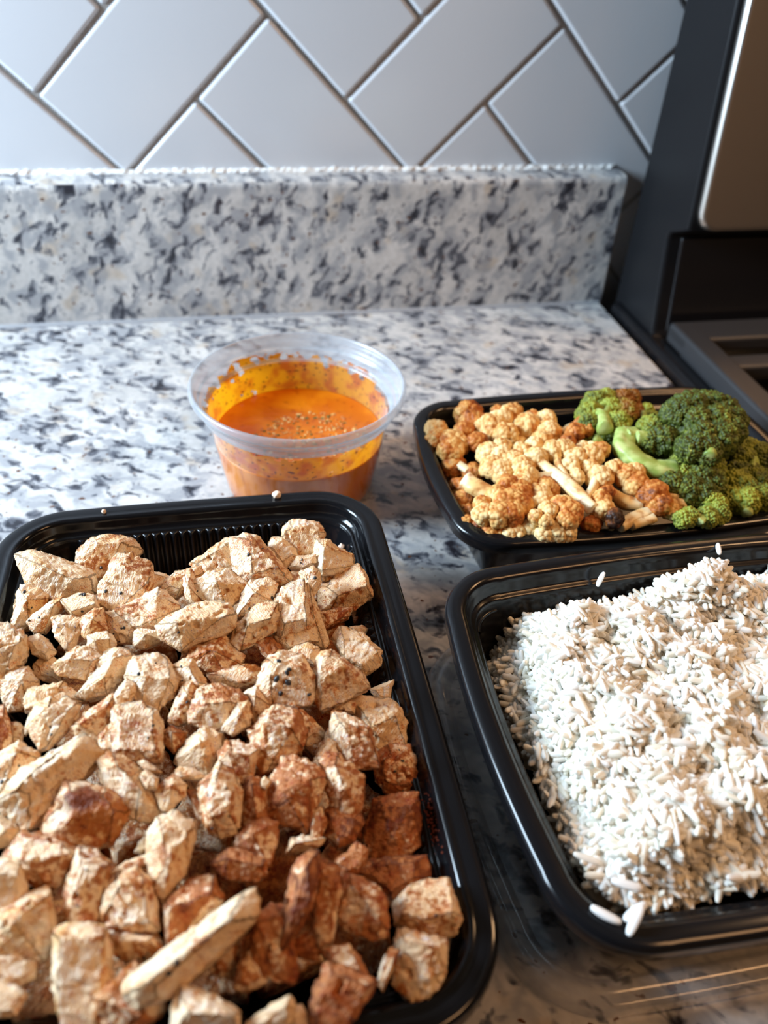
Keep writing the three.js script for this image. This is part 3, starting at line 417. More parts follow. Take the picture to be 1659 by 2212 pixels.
['big chicken block with a line of large black peppercorns on its left face',0.35,0,'ppp',[-3177,577,4382,-3129,618,4296,-3068,631,4270,-2994,619,4300,-2956,580,4389,-2983,543,4468,-3058,541,4466,-3137,542,4460,-3166,566,4408,-3086,658,4355,-3117,640,4391,-3015,647,4382,-3161,491,4342,-3119,526,4269,-3067,538,4246,-3003,527,4272,-2970,493,4348,-2994,461,4416,-3058,460,4415,-3126,461,4409,-3151,481,4364]],
['white chicken cube right of the rough block with one pepper fleck',0.12,0,'p',[-3474,590,4256,-3421,598,4233,-3386,594,4237,-3346,561,4303,-3339,544,4336,-3384,537,4357,-3430,553,4329,-3455,568,4299,-3400,629,4306,-3369,600,4362,-3467,535,4237,-3421,542,4217,-3391,539,4221,-3357,510,4277,-3351,496,4306,-3390,490,4324,-3429,503,4300,-3450,517,4274]],
['spice speckled chicken wedge hanging below the white cube',0.45,1,'p',[-3425,590,4348,-3390,594,4334,-3363,568,4389,-3365,555,4417,-3410,534,4469,-3452,531,4481,-3476,541,4463,-3462,559,4421,-3405,622,4421,-3427,532,4333,-3397,535,4321,-3374,513,4369,-3375,502,4393,-3414,484,4437,-3450,481,4448,-3471,489,4433,-3459,505,4396]],
['chicken cube perched at the back right corner of the pile, rear top lit',0.32,1,'',[-3005,536,3545,-2992,563,3502,-2961,578,3480,-2879,580,3485,-2831,573,3501,-2809,546,3549,-2836,525,3581,-2855,487,3643,-2930,488,3633,-2968,518,3579,-2972,588,3560,-2908,595,3554,-2844,582,3582,-2987,467,3504,-2976,491,3467,-2950,503,3448,-2879,505,3453,-2837,499,3466,-2819,476,3508,-2842,458,3535,-2858,425,3588,-2923,426,3580,-2955,452,3534]],
['crumbly pale chicken lump between the rust edged slab and the perched corner cube',0.15,0,'',[-3072,536,3598,-3046,560,3559,-3003,557,3566,-2939,526,3623,-2938,509,3652,-3001,485,3689,-3036,500,3661,-3043,547,3627,-3029,560,3606,-3005,559,3609,-2970,542,3641,-2969,532,3657,-3004,519,3677,-3023,527,3662,-3060,482,3571,-3038,503,3537,-3002,500,3543,-2947,474,3592,-2945,459,3618,-3000,438,3649,-3029,451,3625]],
['upright chicken wedge with a pale left face and tan right face, by the right wall',0.22,1,'',[-2862,556,3593,-2814,555,3603,-2710,520,3680,-2705,494,3725,-2791,469,3757,-2852,460,3763,-2872,488,3712,-2886,497,3695,-2833,587,3686,-2854,535,3774,-2849,479,3567,-2808,478,3575,-2718,447,3641,-2715,425,3680,-2789,403,3708,-2840,396,3713,-2858,420,3669,-2870,427,3654]],
['chicken block with a bright white cut top and tan front, against the right ribs',0.3,0,'',[-2887,449,3800,-2790,482,3756,-2694,507,3726,-2668,483,3775,-2651,451,3837,-2651,435,3866,-2741,408,3901,-2811,400,3905,-2883,402,3889,-2800,489,3889,-2680,511,3869,-2860,363,3758,-2777,391,3720,-2694,413,3694,-2672,392,3736,-2657,365,3790,-2657,351,3815,-2735,328,3845,-2795,321,3848,-2857,322,3834]],
['rust shaded chicken piece below the block with the bright white cut top',0.75,1,'',[-2895,472,3959,-2811,484,3948,-2746,485,3958,-2771,465,3992,-2841,448,4015,-2879,438,4028,-2895,453,3997,-2870,484,3986,-2824,491,3980,-2788,491,3986,-2802,480,4004,-2840,471,4017,-2861,466,4024,-2870,474,4007,-2883,422,3938,-2811,433,3928,-2754,433,3937,-2776,416,3966,-2836,401,3985,-2869,393,3997,-2883,405,3970]],
['dim brown chicken end deep beside the right ribs under the white topped block',0.4,1,'',[-2736,303,3798,-2631,332,3765,-2625,316,3796,-2683,283,3848,-2723,275,3856,-2714,317,3819,-2656,333,3801,-2652,324,3818,-2684,306,3847,-2706,302,3851,-2724,257,3777,-2633,282,3748,-2628,268,3775,-2678,240,3819,-2712,233,3827]],
['glossy grey white chicken cube with a shiny wet top by the right wall',0.08,0,'g',[-2858,478,4102,-2819,499,4067,-2776,495,4083,-2718,478,4130,-2667,456,4184,-2685,430,4235,-2754,410,4264,-2824,430,4208,-2836,456,4152,-2853,465,4131,-2820,505,4145,-2731,505,4164,-2699,486,4210,-2762,462,4247,-2826,472,4213,-2841,403,4075,-2806,421,4044,-2770,417,4058,-2720,403,4098,-2676,384,4145,-2692,361,4189,-2751,344,4214,-2811,362,4166,-2821,384,4117,-2836,391,4099]],
['pinkish chicken flap tucked behind the glossy grey white cube',0.3,0,'',[-2767,357,3949,-2704,363,3950,-2661,352,3982,-2663,328,4030,-2693,332,4016,-2739,348,3974,-2741,365,3976,-2706,369,3977,-2683,362,3994,-2684,349,4021,-2700,351,4013,-2726,360,3990,-2755,317,3935,-2700,322,3936,-2663,313,3963,-2665,292,4005,-2690,296,3992,-2730,309,3956]],
['long diagonal chicken sliver pointing down between two wedges right of centre',0.25,0,'',[-2955,603,3919,-2929,607,3913,-2915,583,3962,-2901,540,4047,-2870,491,4145,-2898,477,4168,-2933,489,4141,-2933,528,4065,-2955,559,4003,-2926,569,4053,-2945,513,3895,-2923,517,3889,-2911,496,3931,-2899,460,4004,-2873,417,4089,-2896,406,4109,-2927,416,4086,-2927,450,4020,-2946,476,3966]],
['slimy chicken strand with a peppercorn draped above the long diagonal sliver',0.1,0,'p',[-2960,592,3837,-2895,610,3812,-2873,596,3839,-2868,573,3882,-2910,542,3932,-2932,558,3901,-2949,574,3871,-2940,599,3865,-2905,608,3851,-2892,601,3866,-2890,588,3889,-2913,571,3917,-2925,580,3900,-2934,588,3883,-2951,549,3819,-2895,564,3797,-2876,553,3820,-2872,532,3857,-2908,506,3900,-2927,520,3874,-2941,533,3848]],
['pale chicken nub carrying a single grey peppercorn, left of the upright wedge',0.1,0,'p',[-2946,546,3683,-2871,548,3687,-2871,528,3722,-2915,517,3736,-2942,512,3742,-2993,519,3726,-2937,550,3711,-2896,551,3713,-2895,540,3732,-2920,534,3740,-2935,531,3743,-2963,535,3734,-2940,506,3666,-2877,507,3670,-2876,490,3699,-2914,481,3711,-2937,477,3717,-2981,482,3703]],
['tall tan chicken wedge with a rusty crest just right of the peppercorn block',0.4,1,'',[-2969,560,4373,-2952,588,4317,-2929,605,4281,-2882,611,4276,-2843,594,4320,-2786,574,4372,-2759,549,4431,-2827,543,4433,-2890,526,4460,-2951,513,4479,-2971,536,4427,-2923,644,4342,-2950,605,4423,-2857,629,4385,-2952,481,4337,-2938,504,4289,-2918,519,4258,-2878,524,4253,-2843,509,4292,-2795,492,4336,-2771,471,4387,-2830,466,4389,-2884,451,4412,-2937,440,4429,-2954,459,4384]],
['rounded pale chicken knob behind the tall rusty crested wedge',0.2,1,'',[-3060,541,4222,-3010,557,4194,-2963,561,4192,-2918,551,4215,-2945,522,4273,-2967,527,4261,-3025,534,4240,-3027,556,4238,-3000,565,4222,-2974,567,4221,-2949,561,4234,-2964,546,4265,-2976,548,4259,-3008,552,4247,-3048,498,4202,-3005,512,4178,-2964,515,4176,-2926,507,4196,-2948,482,4246,-2967,486,4236,-3017,492,4218]],
['white shredded chicken tuft sticking up beside the right ribs',0.03,0,'f',[-2746,396,4317,-2700,405,4307,-2645,415,4299,-2657,397,4337,-2659,379,4377,-2706,376,4373,-2721,387,4344,-2723,407,4336,-2698,413,4330,-2668,418,4326,-2674,408,4347,-2676,398,4369,-2702,396,4366,-2710,403,4350,-2734,360,4304,-2695,368,4295,-2647,376,4288,-2657,360,4321,-2659,345,4356,-2700,342,4352,-2713,352,4327]],
['folded white chicken slab with a smooth fold, against the right wall',0.15,0,'',[-2831,454,4398,-2793,460,4392,-2690,458,4424,-2655,447,4460,-2635,429,4507,-2660,392,4591,-2706,388,4591,-2774,370,4616,-2779,413,4511,-2823,426,4469,-2804,489,4477,-2773,467,4539,-2683,488,4510,-2809,365,4377,-2776,370,4372,-2688,368,4399,-2657,358,4430,-2640,344,4470,-2662,312,4542,-2701,308,4543,-2759,293,4564,-2764,329,4474,-2802,340,4438]],
['spice dusted chicken cube with a flat tan front below the folded slab',0.55,0,'',[-2922,580,4535,-2884,578,4546,-2836,572,4570,-2790,560,4610,-2790,519,4712,-2790,510,4735,-2869,506,4729,-2891,515,4703,-2925,533,4650,-2940,552,4601,-2906,617,4608,-2877,604,4644,-2815,604,4658,-2908,499,4520,-2876,498,4528,-2834,492,4549,-2795,482,4583,-2794,446,4671,-2794,438,4691,-2863,435,4687,-2881,443,4664,-2911,459,4619,-2923,475,4576]],
['small pinkish chicken nub left of the spice dusted cube',0.35,0,'',[-2992,540,4664,-2948,560,4620,-2921,553,4640,-2922,538,4678,-2982,519,4719,-3017,525,4698,-2981,554,4677,-2957,565,4652,-2942,561,4663,-2942,553,4685,-2975,542,4707,-2995,546,4696,-2986,499,4649,-2948,516,4611,-2925,511,4628,-2926,498,4661,-2978,481,4696,-3008,486,4678]],
['rounded spiced chicken nugget below the pinkish nub',0.87,0,'',[-2990,574,4727,-2967,584,4705,-2922,586,4708,-2878,573,4749,-2849,558,4796,-2859,541,4839,-2881,517,4901,-2942,512,4905,-2968,525,4865,-2980,548,4800,-2945,623,4776,-2926,600,4842,-2976,498,4711,-2956,506,4691,-2917,508,4694,-2880,497,4730,-2854,484,4770,-2864,470,4806,-2883,449,4860,-2935,444,4863,-2957,455,4829,-2967,475,4773]],
['round button like chicken piece with two dark pits by the right wall',0.83,0,'pp',[-2788,401,4626,-2728,422,4587,-2649,425,4602,-2633,406,4659,-2640,383,4719,-2661,367,4755,-2724,358,4763,-2768,362,4739,-2790,377,4691,-2757,421,4668,-2724,432,4647,-2681,434,4655,-2672,424,4686,-2676,411,4719,-2687,403,4739,-2722,397,4743,-2746,399,4730,-2758,408,4704,-2769,327,4607,-2717,345,4574,-2650,348,4587,-2636,331,4636,-2642,312,4687,-2659,298,4718,-2714,290,4725,-2752,293,4704,-2771,307,4663]],
['big spiced chicken chunk with pale torn ridges right of the crumpled peppered piece',0.6,0,'',[-3211,585,4573,-3153,604,4530,-3108,617,4500,-3038,608,4525,-3015,571,4614,-3036,556,4650,-3102,540,4687,-3171,524,4723,-3195,546,4667,-3207,566,4620,-3145,651,4600,-3068,639,4631,-3198,501,4544,-3148,517,4507,-3109,528,4481,-3049,520,4502,-3029,488,4580,-3047,475,4611,-3104,462,4642,-3164,448,4673,-3184,467,4625,-3194,484,4585]],
['dim pinkish chicken side behind the big spiced chunk with torn ridges',0.35,0,'',[-3061,530,4460,-3018,529,4467,-2991,516,4499,-2945,495,4555,-2957,485,4577,-3020,475,4596,-3027,498,4539,-3036,536,4504,-3012,535,4508,-2998,528,4525,-2972,517,4556,-2979,511,4568,-3014,505,4579,-3017,519,4547,-3051,475,4448,-3014,474,4454,-2990,463,4482,-2951,445,4530,-2961,437,4549,-3016,428,4565,-3021,448,4516]],
['spiced chicken piece with a scooped hollow and a pointed lower left corner',0.81,0,'',[-3149,578,4759,-3118,587,4738,-3111,600,4705,-3074,603,4699,-3044,595,4722,-2991,587,4748,-2971,574,4785,-2986,564,4808,-3013,545,4859,-3050,515,4939,-3102,522,4913,-3183,538,4866,-3145,549,4840,-3149,562,4803,-3114,617,4830,-3029,623,4820,-3104,604,4867,-3137,495,4735,-3111,502,4716,-3104,513,4688,-3072,516,4683,-3047,509,4702,-3001,502,4725,-2984,490,4756,-2997,483,4777,-3020,466,4820,-3052,440,4889,-3096,446,4867,-3166,460,4827,-3133,469,4804,-3137,481,4772]],
['pointed pinkish chicken shard below the piece with the scooped hollow',0.69,0,'',[-3047,525,4937,-3032,544,4883,-2999,551,4866,-2990,534,4918,-3011,520,4957,-3046,508,4986,-3036,541,4940,-3028,552,4910,-3010,556,4901,-3005,546,4929,-3016,539,4951,-3035,532,4967,-3042,486,4922,-3029,502,4875,-3000,508,4861,-2993,494,4905,-3011,481,4939,-3040,472,4964]],
['dark rust coated chicken lump under the rounded nugget',1.1,0,'',[-2993,516,4872,-2966,525,4851,-2880,516,4891,-2869,506,4922,-2912,487,4972,-2969,480,4984,-3002,494,4936,-2972,530,4905,-2957,535,4893,-2910,531,4915,-2904,525,4932,-2928,515,4960,-2959,511,4966,-2977,518,4940,-2983,458,4860,-2959,465,4842,-2885,458,4876,-2876,450,4903,-2913,433,4946,-2962,427,4956,-2990,439,4914]],
['square rust dusted chicken piece with a white scar by the right wall',0.98,0,'',[-2822,459,4811,-2734,467,4812,-2673,469,4825,-2676,449,4884,-2697,416,4976,-2774,391,5031,-2865,394,4996,-2875,422,4907,-2845,443,4852,-2800,486,4863,-2711,489,4879,-2780,458,4955,-2806,364,4793,-2730,371,4794,-2678,373,4806,-2681,356,4856,-2699,328,4935,-2765,306,4982,-2843,308,4952,-2852,332,4876,-2826,350,4829]],
['dim chicken scrap between the tall crested wedge and the folded slab',0.3,0,'',[-2892,494,4441,-2836,502,4434,-2819,499,4445,-2830,480,4485,-2869,484,4470,-2909,483,4464,-2878,503,4456,-2848,507,4452,-2839,505,4458,-2844,495,4480,-2866,497,4472,-2888,497,4469,-2885,464,4431,-2837,470,4424,-2823,467,4433,-2832,452,4468,-2865,455,4455,-2899,454,4450]],
['pale shaggy shredded chicken piece with a single dark pepper fleck',0.06,0,'fp',[-3909,598,4368,-3863,604,4338,-3804,591,4347,-3768,572,4375,-3779,555,4418,-3814,546,4452,-3840,538,4478,-3863,530,4503,-3889,532,4510,-3906,553,4468,-3929,567,4445,-3923,583,4407,-3855,635,4414,-3796,619,4429,-3912,530,4348,-3873,535,4322,-3822,524,4330,-3790,508,4354,-3800,493,4391,-3830,485,4420,-3853,479,4442,-3872,472,4465,-3895,473,4470,-3909,491,4434,-3930,504,4414,-3924,517,4381]],
['narrow chicken splinter on the left of the pale shaggy piece',0.1,0,'',[-3950,541,4423,-3936,560,4377,-3917,565,4357,-3913,555,4377,-3927,541,4416,-3945,532,4442,-3939,554,4419,-3931,564,4394,-3921,567,4383,-3918,562,4394,-3926,553,4415,-3936,549,4430,-3952,516,4407,-3940,531,4368,-3924,536,4351,-3920,528,4368,-3932,515,4401,-3948,508,4424]],
['spice dusted chicken strip between the shaggy piece and the flat speckled square',0.5,0,'',[-3794,571,4458,-3743,584,4414,-3655,599,4355,-3652,574,4411,-3656,554,4457,-3672,530,4518,-3708,542,4501,-3774,555,4490,-3752,602,4477,-3669,614,4426,-3789,511,4431,-3746,522,4393,-3670,535,4342,-3667,513,4390,-3671,496,4430,-3684,475,4482,-3715,485,4468,-3772,496,4458]],
['pale chicken tail lying on the upper end of the spice dusted strip',0.15,0,'',[-3664,598,4383,-3610,623,4318,-3582,612,4336,-3578,597,4368,-3608,582,4406,-3657,576,4430,-3640,612,4390,-3611,625,4355,-3595,619,4364,-3593,611,4382,-3609,603,4403,-3636,600,4417,-3662,557,4363,-3616,578,4307,-3591,569,4322,-3588,556,4350,-3613,543,4382,-3655,538,4403]],
['flat square chicken piece speckled orange with a pepper fleck, left of centre',0.5,0,'p',[-3654,642,4458,-3634,646,4443,-3562,639,4444,-3507,624,4467,-3484,606,4503,-3484,559,4613,-3504,553,4630,-3562,562,4622,-3628,572,4614,-3651,581,4597,-3615,655,4494,-3514,637,4514,-3510,592,4618,-3616,608,4604,-3650,551,4433,-3632,555,4421,-3571,549,4421,-3523,536,4441,-3503,521,4472,-3503,480,4566,-3521,475,4581,-3571,483,4574,-3627,491,4567,-3647,499,4553]],
['crumbly rust dusted edge piece on the left of the flat speckled square',0.55,1,'',[-3701,570,4515,-3670,584,4475,-3646,585,4464,-3647,540,4571,-3693,545,4572,-3685,582,4529,-3668,590,4506,-3655,591,4501,-3655,566,4559,-3681,568,4560,-3702,527,4498,-3675,539,4463,-3655,540,4454,-3655,501,4546,-3695,505,4547]],
['long feathered white chicken slab with deep cross grooves at the left',0.1,0,'f',[-3980,619,4744,-3935,629,4699,-3895,643,4648,-3812,650,4597,-3732,652,4559,-3695,640,4576,-3664,618,4617,-3683,611,4642,-3751,608,4679,-3779,592,4730,-3834,583,4776,-3867,573,4814,-3891,577,4813,-3919,590,4791,-3965,611,4759,-3900,662,4740,-3847,676,4684,-3751,677,4640,-3976,513,4696,-3937,522,4657,-3903,534,4613,-3831,540,4570,-3762,542,4537,-3730,531,4551,-3704,513,4587,-3720,507,4608,-3779,504,4640,-3803,490,4684,-3850,482,4723,-3878,473,4757,-3899,477,4755,-3923,488,4737,-3963,506,4709]],
['tan peppered chicken chunk above the long feathered slab at the left edge',0.28,1,'pp',[-3989,576,4514,-3949,577,4492,-3884,549,4531,-3880,539,4554,-3919,537,4579,-3954,525,4621,-3978,521,4642,-3999,523,4649,-4030,543,4612,-4027,573,4539,-3937,612,4564,-3996,513,4498,-3962,514,4480,-3906,490,4513,-3902,481,4532,-3936,479,4554,-3966,469,4591,-3986,466,4608,-4004,467,4614,-4031,485,4582,-4029,510,4520]],
['rust crusted chicken lump cut by the left edge, above the tan peppered chunk',0.75,1,'',[-4068,583,4349,-4015,578,4337,-3989,543,4403,-3986,519,4457,-4011,511,4487,-4060,528,4471,-4040,584,4395,-4011,581,4389,-3997,562,4425,-3995,549,4454,-4009,544,4471,-4036,553,4462,-4072,522,4334,-4027,518,4324,-4004,488,4381,-4002,467,4427,-4023,460,4453,-4066,474,4439]],
['small cluster of chicken crumbs right of the rust crusted lump',0.2,0,'',[-4002,545,4382,-3967,537,4386,-3951,526,4406,-3960,507,4452,-3991,516,4444,-3986,547,4404,-3967,542,4407,-3958,536,4417,-3963,525,4443,-3980,530,4438,-4003,514,4374,-3973,507,4378,-3959,497,4395,-3968,481,4434,-3994,489,4427]],
['egg shaped chicken block with a dark burnt looking spice patch on top',0.6,1,'b',[-3834,596,4828,-3815,607,4793,-3772,630,4716,-3725,625,4712,-3642,604,4738,-3627,593,4764,-3587,574,4801,-3598,559,4845,-3630,547,4890,-3679,548,4903,-3780,566,4892,-3829,581,4869,-3739,666,4780,-3652,648,4798,-3738,644,4840,-3626,628,4842,-3829,504,4793,-3812,513,4762,-3775,533,4696,-3735,529,4692,-3664,511,4715,-3651,501,4737,-3617,485,4770,-3626,472,4807,-3653,462,4846,-3696,463,4857,-3782,478,4848,-3824,491,4828]],
['smooth veined chicken chunk right of the dark patched egg shaped block',0.3,0,'f',[-3687,623,4648,-3649,629,4621,-3608,620,4635,-3548,598,4676,-3533,583,4710,-3494,553,4777,-3487,536,4820,-3536,536,4833,-3587,549,4812,-3645,575,4762,-3664,589,4729,-3660,605,4686,-3613,659,4702,-3549,626,4770,-3681,536,4627,-3649,541,4604,-3614,533,4616,-3562,514,4652,-3550,502,4681,-3516,476,4739,-3510,461,4775,-3552,461,4787,-3596,473,4768,-3646,494,4725,-3662,507,4697,-3659,521,4660]],
['tiny crumbly chicken knob on top of the smooth veined chunk',0.3,0,'',[-3548,642,4731,-3529,647,4715,-3489,632,4743,-3497,620,4778,-3530,625,4771,-3533,647,4745,-3523,650,4736,-3501,642,4752,-3505,635,4771,-3523,638,4767,-3546,614,4723,-3530,618,4709,-3495,606,4733,-3502,595,4763,-3531,599,4758]],
['thin chicken flake above the tiny crumbly knob',0.25,0,'',[-3558,634,4676,-3539,635,4670,-3506,624,4691,-3480,612,4715,-3529,619,4707,-3541,639,4690,-3530,640,4687,-3512,634,4698,-3498,627,4711,-3525,631,4707,-3556,607,4668,-3539,607,4663,-3510,598,4681,-3488,588,4701,-3530,594,4695]],
['flat tan chicken piece with a hooked lower tip right of the veined chunk',0.4,1,'',[-3507,604,4752,-3449,612,4721,-3409,595,4757,-3418,584,4789,-3471,573,4829,-3490,579,4817,-3507,596,4773,-3451,634,4775,-3504,561,4740,-3454,567,4713,-3420,553,4744,-3427,543,4771,-3473,534,4806,-3489,539,4795,-3504,554,4758]],
['glossy cream chicken piece under the lower end of the long feathered slab',0.1,0,'g',[-4006,574,4740,-3971,564,4749,-3928,550,4768,-3892,534,4793,-3902,528,4813,-3931,524,4839,-3998,535,4842,-3931,595,4823,-4006,523,4731,-3976,515,4738,-3940,502,4754,-3909,488,4776,-3917,484,4793,-3942,480,4815,-3999,490,4818]],
['small dark crusted chicken cube right of the flat speckled square',0.7,1,'',[-3497,561,4516,-3468,567,4499,-3412,551,4527,-3422,539,4557,-3459,528,4588,-3486,545,4552,-3458,606,4558,-3494,524,4504,-3469,529,4490,-3421,516,4514,-3429,505,4540,-3461,496,4567,-3485,511,4535]],
['sheer pinkish shredded chicken lying in the hollow left of the lobed piece',0.1,0,'f',[-3461,543,4626,-3414,567,4562,-3346,579,4525,-3291,565,4554,-3293,551,4589,-3305,527,4649,-3348,514,4686,-3387,525,4663,-3434,532,4651,-3362,608,4615,-3450,479,4597,-3410,500,4542,-3352,510,4511,-3304,498,4536,-3306,486,4566,-3316,465,4617,-3353,454,4649,-3386,463,4630,-3427,469,4619]],
['curled amber chicken chip below the sheer shredded piece',0.25,1,'g',[-3448,599,4704,-3433,603,4691,-3390,598,4698,-3345,585,4725,-3377,583,4736,-3442,590,4726,-3428,608,4716,-3419,611,4709,-3396,608,4713,-3371,600,4728,-3389,599,4734,-3424,603,4728,-3444,565,4692,-3431,569,4681,-3394,564,4687,-3356,553,4710,-3383,551,4720,-3438,557,4711]],
['crumpled peppered chicken piece with curled brown edges in the middle of the pile',0.5,0,'p',[-3409,581,4473,-3365,596,4437,-3371,616,4393,-3319,621,4377,-3303,614,4391,-3232,604,4410,-3192,586,4446,-3200,569,4485,-3250,552,4528,-3313,550,4537,-3370,561,4516,-3403,567,4505,-3342,639,4487,-3257,635,4488,-3398,508,4438,-3360,521,4408,-3365,538,4369,-3320,542,4356,-3307,537,4368,-3245,528,4384,-3211,513,4415,-3218,498,4449,-3261,483,4485,-3315,481,4493,-3364,491,4475,-3392,496,4465]],
['narrow curled chicken strip on the right of the crumpled peppered piece',0.4,1,'',[-3299,588,4561,-3260,599,4535,-3239,621,4482,-3201,622,4478,-3193,601,4526,-3204,589,4556,-3264,577,4584,-3226,639,4542,-3291,547,4539,-3258,556,4516,-3240,576,4471,-3207,577,4467,-3200,559,4509,-3209,548,4535,-3261,538,4559]],
['speckled chicken piece wedged under the peppercorn block',0.4,0,'',[-3225,564,4402,-3165,577,4371,-3144,554,4423,-3117,540,4455,-3159,525,4490,-3195,519,4502,-3203,543,4449,-3177,607,4453,-3218,516,4387,-3166,527,4361,-3148,508,4406,-3124,496,4433,-3161,482,4463,-3192,477,4474,-3199,498,4428]],
['lobed chicken piece with a rusty top right corner above the white blade piece',0.69,0,'',[-3310,593,4651,-3279,606,4617,-3239,603,4621,-3173,590,4652,-3190,570,4702,-3216,560,4729,-3211,548,4759,-3257,554,4746,-3298,571,4705,-3316,580,4684,-3276,641,4690,-3214,633,4707,-3302,535,4634,-3276,546,4604,-3242,544,4608,-3185,532,4634,-3199,515,4678,-3222,507,4701,-3217,496,4727,-3257,501,4716,-3292,516,4680,-3308,523,4662]],
['white blade shaped chicken piece with peppercorns and a rust coated lower skirt',0.5,0,'pp',[-3327,623,4755,-3306,635,4721,-3258,622,4752,-3235,600,4808,-3252,576,4877,-3266,560,4920,-3319,558,4931,-3355,567,4909,-3361,578,4881,-3372,605,4807,-3378,615,4781,-3339,619,4768,-3312,673,4792,-3272,654,4840,-3292,634,4896,-3338,634,4900,-3328,548,4739,-3309,558,4709,-3268,547,4736,-3248,529,4785,-3263,507,4844,-3275,494,4881,-3321,492,4890,-3351,500,4871,-3357,509,4847,-3366,533,4783,-3371,541,4761,-3338,544,4750]],
['rusty flank piece of chicken left of the white blade shaped piece',0.75,0,'',[-3415,578,4763,-3385,576,4762,-3357,555,4815,-3360,536,4868,-3382,545,4848,-3398,566,4793,-3400,583,4792,-3383,582,4792,-3367,571,4821,-3369,560,4850,-3381,565,4839,-3390,576,4808,-3413,537,4755,-3386,536,4755,-3363,518,4800,-3365,502,4845,-3384,509,4828,-3398,527,4781]],
['dark rust coated chicken prism with a pale tip, right of the white blade piece',1.1,0,'',[-3231,578,4761,-3210,584,4743,-3180,578,4760,-3164,565,4795,-3167,540,4867,-3158,526,4903,-3185,515,4934,-3253,516,4932,-3254,544,4855,-3246,566,4795,-3211,624,4811,-3208,595,4890,-3228,508,4747,-3210,514,4732,-3184,508,4747,-3170,497,4777,-3172,475,4838,-3165,464,4870,-3188,454,4897,-3247,455,4895,-3248,479,4829,-3241,498,4777]],
['tiny yellow chicken bit stuck beside the tip of the rust coated prism',0.23,1,'',[-3180,604,4782,-3168,608,4773,-3150,601,4790,-3168,593,4813,-3182,596,4804,-3175,608,4790,-3168,610,4785,-3159,606,4794,-3168,601,4807,-3177,603,4802,-3179,588,4778,-3168,591,4770,-3152,586,4784,-3168,578,4804,-3180,581,4796]],
['chicken wedge with a white top and a dark rusty front face at the lower left',0.55,0,'',[-3929,602,4910,-3878,616,4847,-3828,605,4854,-3781,588,4883,-3715,569,4910,-3730,561,4938,-3766,552,4983,-3787,542,5020,-3832,557,4999,-3870,571,4975,-3880,587,4932,-3852,647,4964,-3772,637,4954,-3722,629,4954,-3925,529,4890,-3881,540,4835,-3838,531,4841,-3798,516,4866,-3741,500,4889,-3753,493,4914,-3784,485,4952,-3802,477,4984,-3841,489,4966,-3874,502,4946,-3882,516,4908]],
['pale cream chicken chunk cut by the left edge below the white topped wedge',0.1,0,'g',[-3962,636,4936,-3927,631,4930,-3869,620,4934,-3854,600,4985,-3848,582,5037,-3867,576,5067,-3915,581,5077,-3951,591,5068,-3923,662,4997,-3863,650,5001,-3964,569,4925,-3934,565,4921,-3884,555,4924,-3872,539,4967,-3866,523,5013,-3883,518,5038,-3924,523,5047,-3955,531,5039]],
['large tan chicken block with an oval brown mark at the lower left edge',0.3,1,'',[-3945,594,5084,-3918,592,5076,-3850,591,5044,-3830,594,5021,-3787,588,5017,-3765,560,5098,-3765,544,5152,-3794,536,5196,-3840,548,5182,-3909,562,5173,-3939,577,5141,-3819,639,5077,-3779,633,5074,-3862,632,5124,-3944,517,5065,-3921,515,5058,-3862,513,5031,-3845,516,5011,-3808,511,5008,-3789,487,5078,-3790,473,5124,-3815,466,5161,-3854,477,5149,-3913,489,5141,-3939,502,5114]],
['dim tan chicken piece below the block with the oval brown mark',0.3,1,'',[-3935,558,5168,-3909,556,5160,-3847,544,5166,-3811,532,5185,-3811,519,5234,-3851,522,5246,-3902,533,5238,-3930,542,5222,-3903,567,5191,-3888,566,5187,-3854,559,5190,-3835,553,5201,-3834,545,5228,-3856,547,5235,-3884,553,5230,-3900,558,5222,-3935,507,5159,-3912,505,5153,-3859,494,5157,-3828,484,5174,-3828,473,5216,-3862,476,5227,-3906,486,5220,-3931,493,5206]],
['blunt tan chicken end in the bottom left corner of the view',0.3,1,'',[-3913,566,5242,-3852,553,5254,-3820,542,5276,-3846,534,5323,-3885,541,5325,-3905,545,5320,-3889,572,5270,-3856,564,5277,-3839,558,5289,-3853,554,5314,-3874,558,5316,-3885,560,5313,-3914,524,5239,-3861,512,5249,-3834,503,5268,-3856,497,5308,-3890,502,5310,-3907,506,5306]],
['upright two step chicken piece streaked with orange spice, left of the ridged pink piece',0.5,0,'p',[-3731,617,4971,-3714,627,4931,-3664,618,4940,-3622,602,4973,-3628,581,5041,-3639,580,5050,-3656,555,5135,-3681,553,5152,-3718,565,5129,-3740,576,5103,-3747,602,5023,-3694,666,5001,-3628,650,5025,-3699,648,5060,-3734,539,4957,-3719,548,4923,-3676,540,4931,-3640,526,4959,-3646,508,5017,-3655,507,5025,-3670,486,5098,-3691,484,5113,-3723,494,5093,-3742,504,5071,-3748,526,5002]],
['pinkish chicken piece with wavy white ridges across it, lower left of centre',0.4,0,'f',[-3645,583,5155,-3640,607,5074,-3603,619,5021,-3550,616,5012,-3508,600,5052,-3490,583,5103,-3488,560,5179,-3521,562,5182,-3580,572,5169,-3623,579,5161,-3587,651,5084,-3525,644,5087,-3506,614,5180,-3641,512,5127,-3636,532,5057,-3605,543,5012,-3559,541,5004,-3523,527,5039,-3508,512,5083,-3505,492,5148,-3534,494,5151,-3585,502,5139,-3622,508,5132]],
